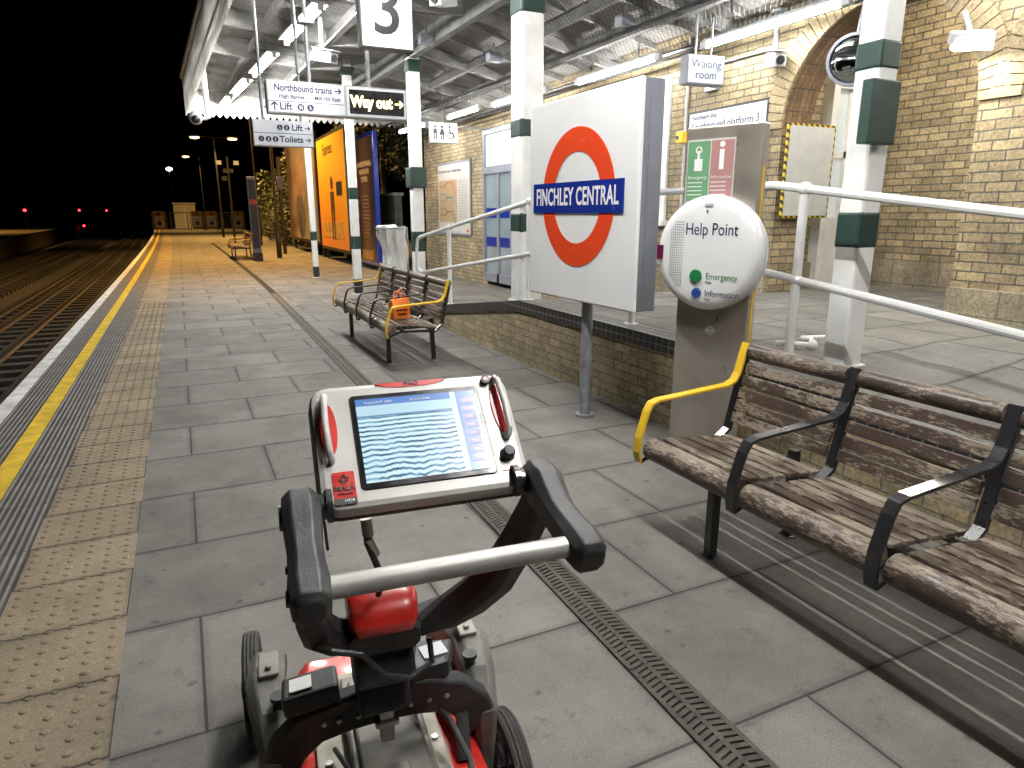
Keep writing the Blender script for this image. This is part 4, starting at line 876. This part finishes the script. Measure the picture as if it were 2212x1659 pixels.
B().bb(-.109,.109,-.0045,-.0035,-.080,.080).done("screen",screenmat(),con,loc=(sx0,0,.002))
bm1=M("button_violet",(.1,.1,.3),.3,emit=(.24,.30,.66),es=.6); bm2=M("button_icon_red",(.6,.3,.4),.3,emit=(.72,.45,.6),es=.6)
for i in range(8):
    bt=B().bb(sx0+.077,sx0+.104,-.0055,-.005,.054-i*.0165,.066-i*.0165).done("screen_button",bm1,con)
    B().bb(sx0+.084,sx0+.097,-.0062,-.0057,.0585-i*.0165,.0615-i*.0165).done("button_icon",bm2,bt)
text("Project:DAT_0001",.0065,(-.09,-.0055,.073),txtw,con,al='LEFT'); text("By time mode",.0065,(.01,-.0055,.073),txtw,con)
for s in (-1,1):
    zc=.040 if s>0 else .030
    b=B(); b.prism([(s*.155+.014*math.cos(a*math.pi/12),zc+.05*math.sin(a*math.pi/12)) for a in range(24)],'y',-.003,.002); b.done("red_inlay",redpl,con)
    B().tube([(s*.156,.0,zc+.060),(s*.157,-.012,zc+.060),(s*.159,-.020,zc+.05),(s*.161,-.022,zc),(s*.159,-.020,zc-.05),(s*.157,-.012,zc-.060),(s*.156,.0,zc-.060)],.006,12).done("grip_handle",silver,con)
b=B(); b.prism([(-.065,.1135),(-.05,.1065),(-.02,.103),(.02,.103),(.05,.1065),(.065,.1135)],'y',-.0015,.004); b.done("top_red_strip",redpl,con)
text("PRO",.010,(0,-.003,.1088),txtb,con,sx=1.5)
B().cyl((.140,.002,.100),(.140,-.010,.100),.0085).done("power_button",black,con); B().cyl((.140,-.0098,.100),(.140,-.0115,.100),.0045).done("power_button_cap",redpl,con)
B().lathe([(.001,-.020),(.009,-.020),(.011,-.017),(.012,-.003),(.014,.0)],(.148,0,-.055),'y',20).done("control_knob",black,con)
B().prism([(.130,-.084),(.146,-.077),(.144,-.081),(.149,-.086)],'y',-.002,.002).done("arrow_mark",redpl,con)
rbox(B(),.036,.058,.003,[(-.002,.0),(.002,0)],-.141,-.080).done("brand_label",redpl,con)
rbox(B(),.036,.011,.002,[(-.0028,.0),(.001,0)],-.141,-.1035).done("brand_label_base",M("label_black",(.02,.02,.02),.4),con)
text("MALÅ",.0125,(-.141,-.003,-.081),txtk,con,bold=.0002); text("GUIDELINE GEO",.0034,(-.141,-.003,-.0905),txtk,con); text("HDR",.008,(-.135,-.0035,-.1035),txtw,con)
B().tube([(-.141+.008*math.cos(a*math.pi/8),-.003,-.065+.004*math.sin(a*math.pi/8)) for a in range(16)],.0009,5,closed=True).done("brand_emblem",txtk,con)
B().tube([(-.141+.004*math.cos(a*math.pi/8),-.003,-.065+.008*math.sin(a*math.pi/8)) for a in range(16)],.0009,5,closed=True).done("brand_emblem",txtk,con)
# ------------------------------------------------------------ world & camera
w=bpy.data.worlds.new("World"); bpy.context.scene.world=w; w.use_nodes=True
bg=w.node_tree.nodes["Background"]; sk=w.node_tree.nodes.new("ShaderNodeTexSky"); sk.sky_type='NISHITA'; sk.sun_disc=False; sk.sun_elevation=rad(-4); sk.sun_rotation=rad(200)
w.node_tree.links.new(sk.outputs[0],bg.inputs[0]); bg.inputs[1].default_value=.004
sc=bpy.context.scene; sc.view_settings.view_transform='Standard'; sc.view_settings.look='None'; sc.view_settings.exposure=0
cam=bpy.data.cameras.new("camera"); co=bpy.data.objects.new("camera",cam); C.objects.link(co)
co.location=(0,0,1.55); co.rotation_euler=(rad(90-14.2),0,rad(-25.58)); cam.sensor_width=36; cam.lens=1460/2212*36; cam.clip_start=.05; cam.clip_end=2000
sc.camera=co
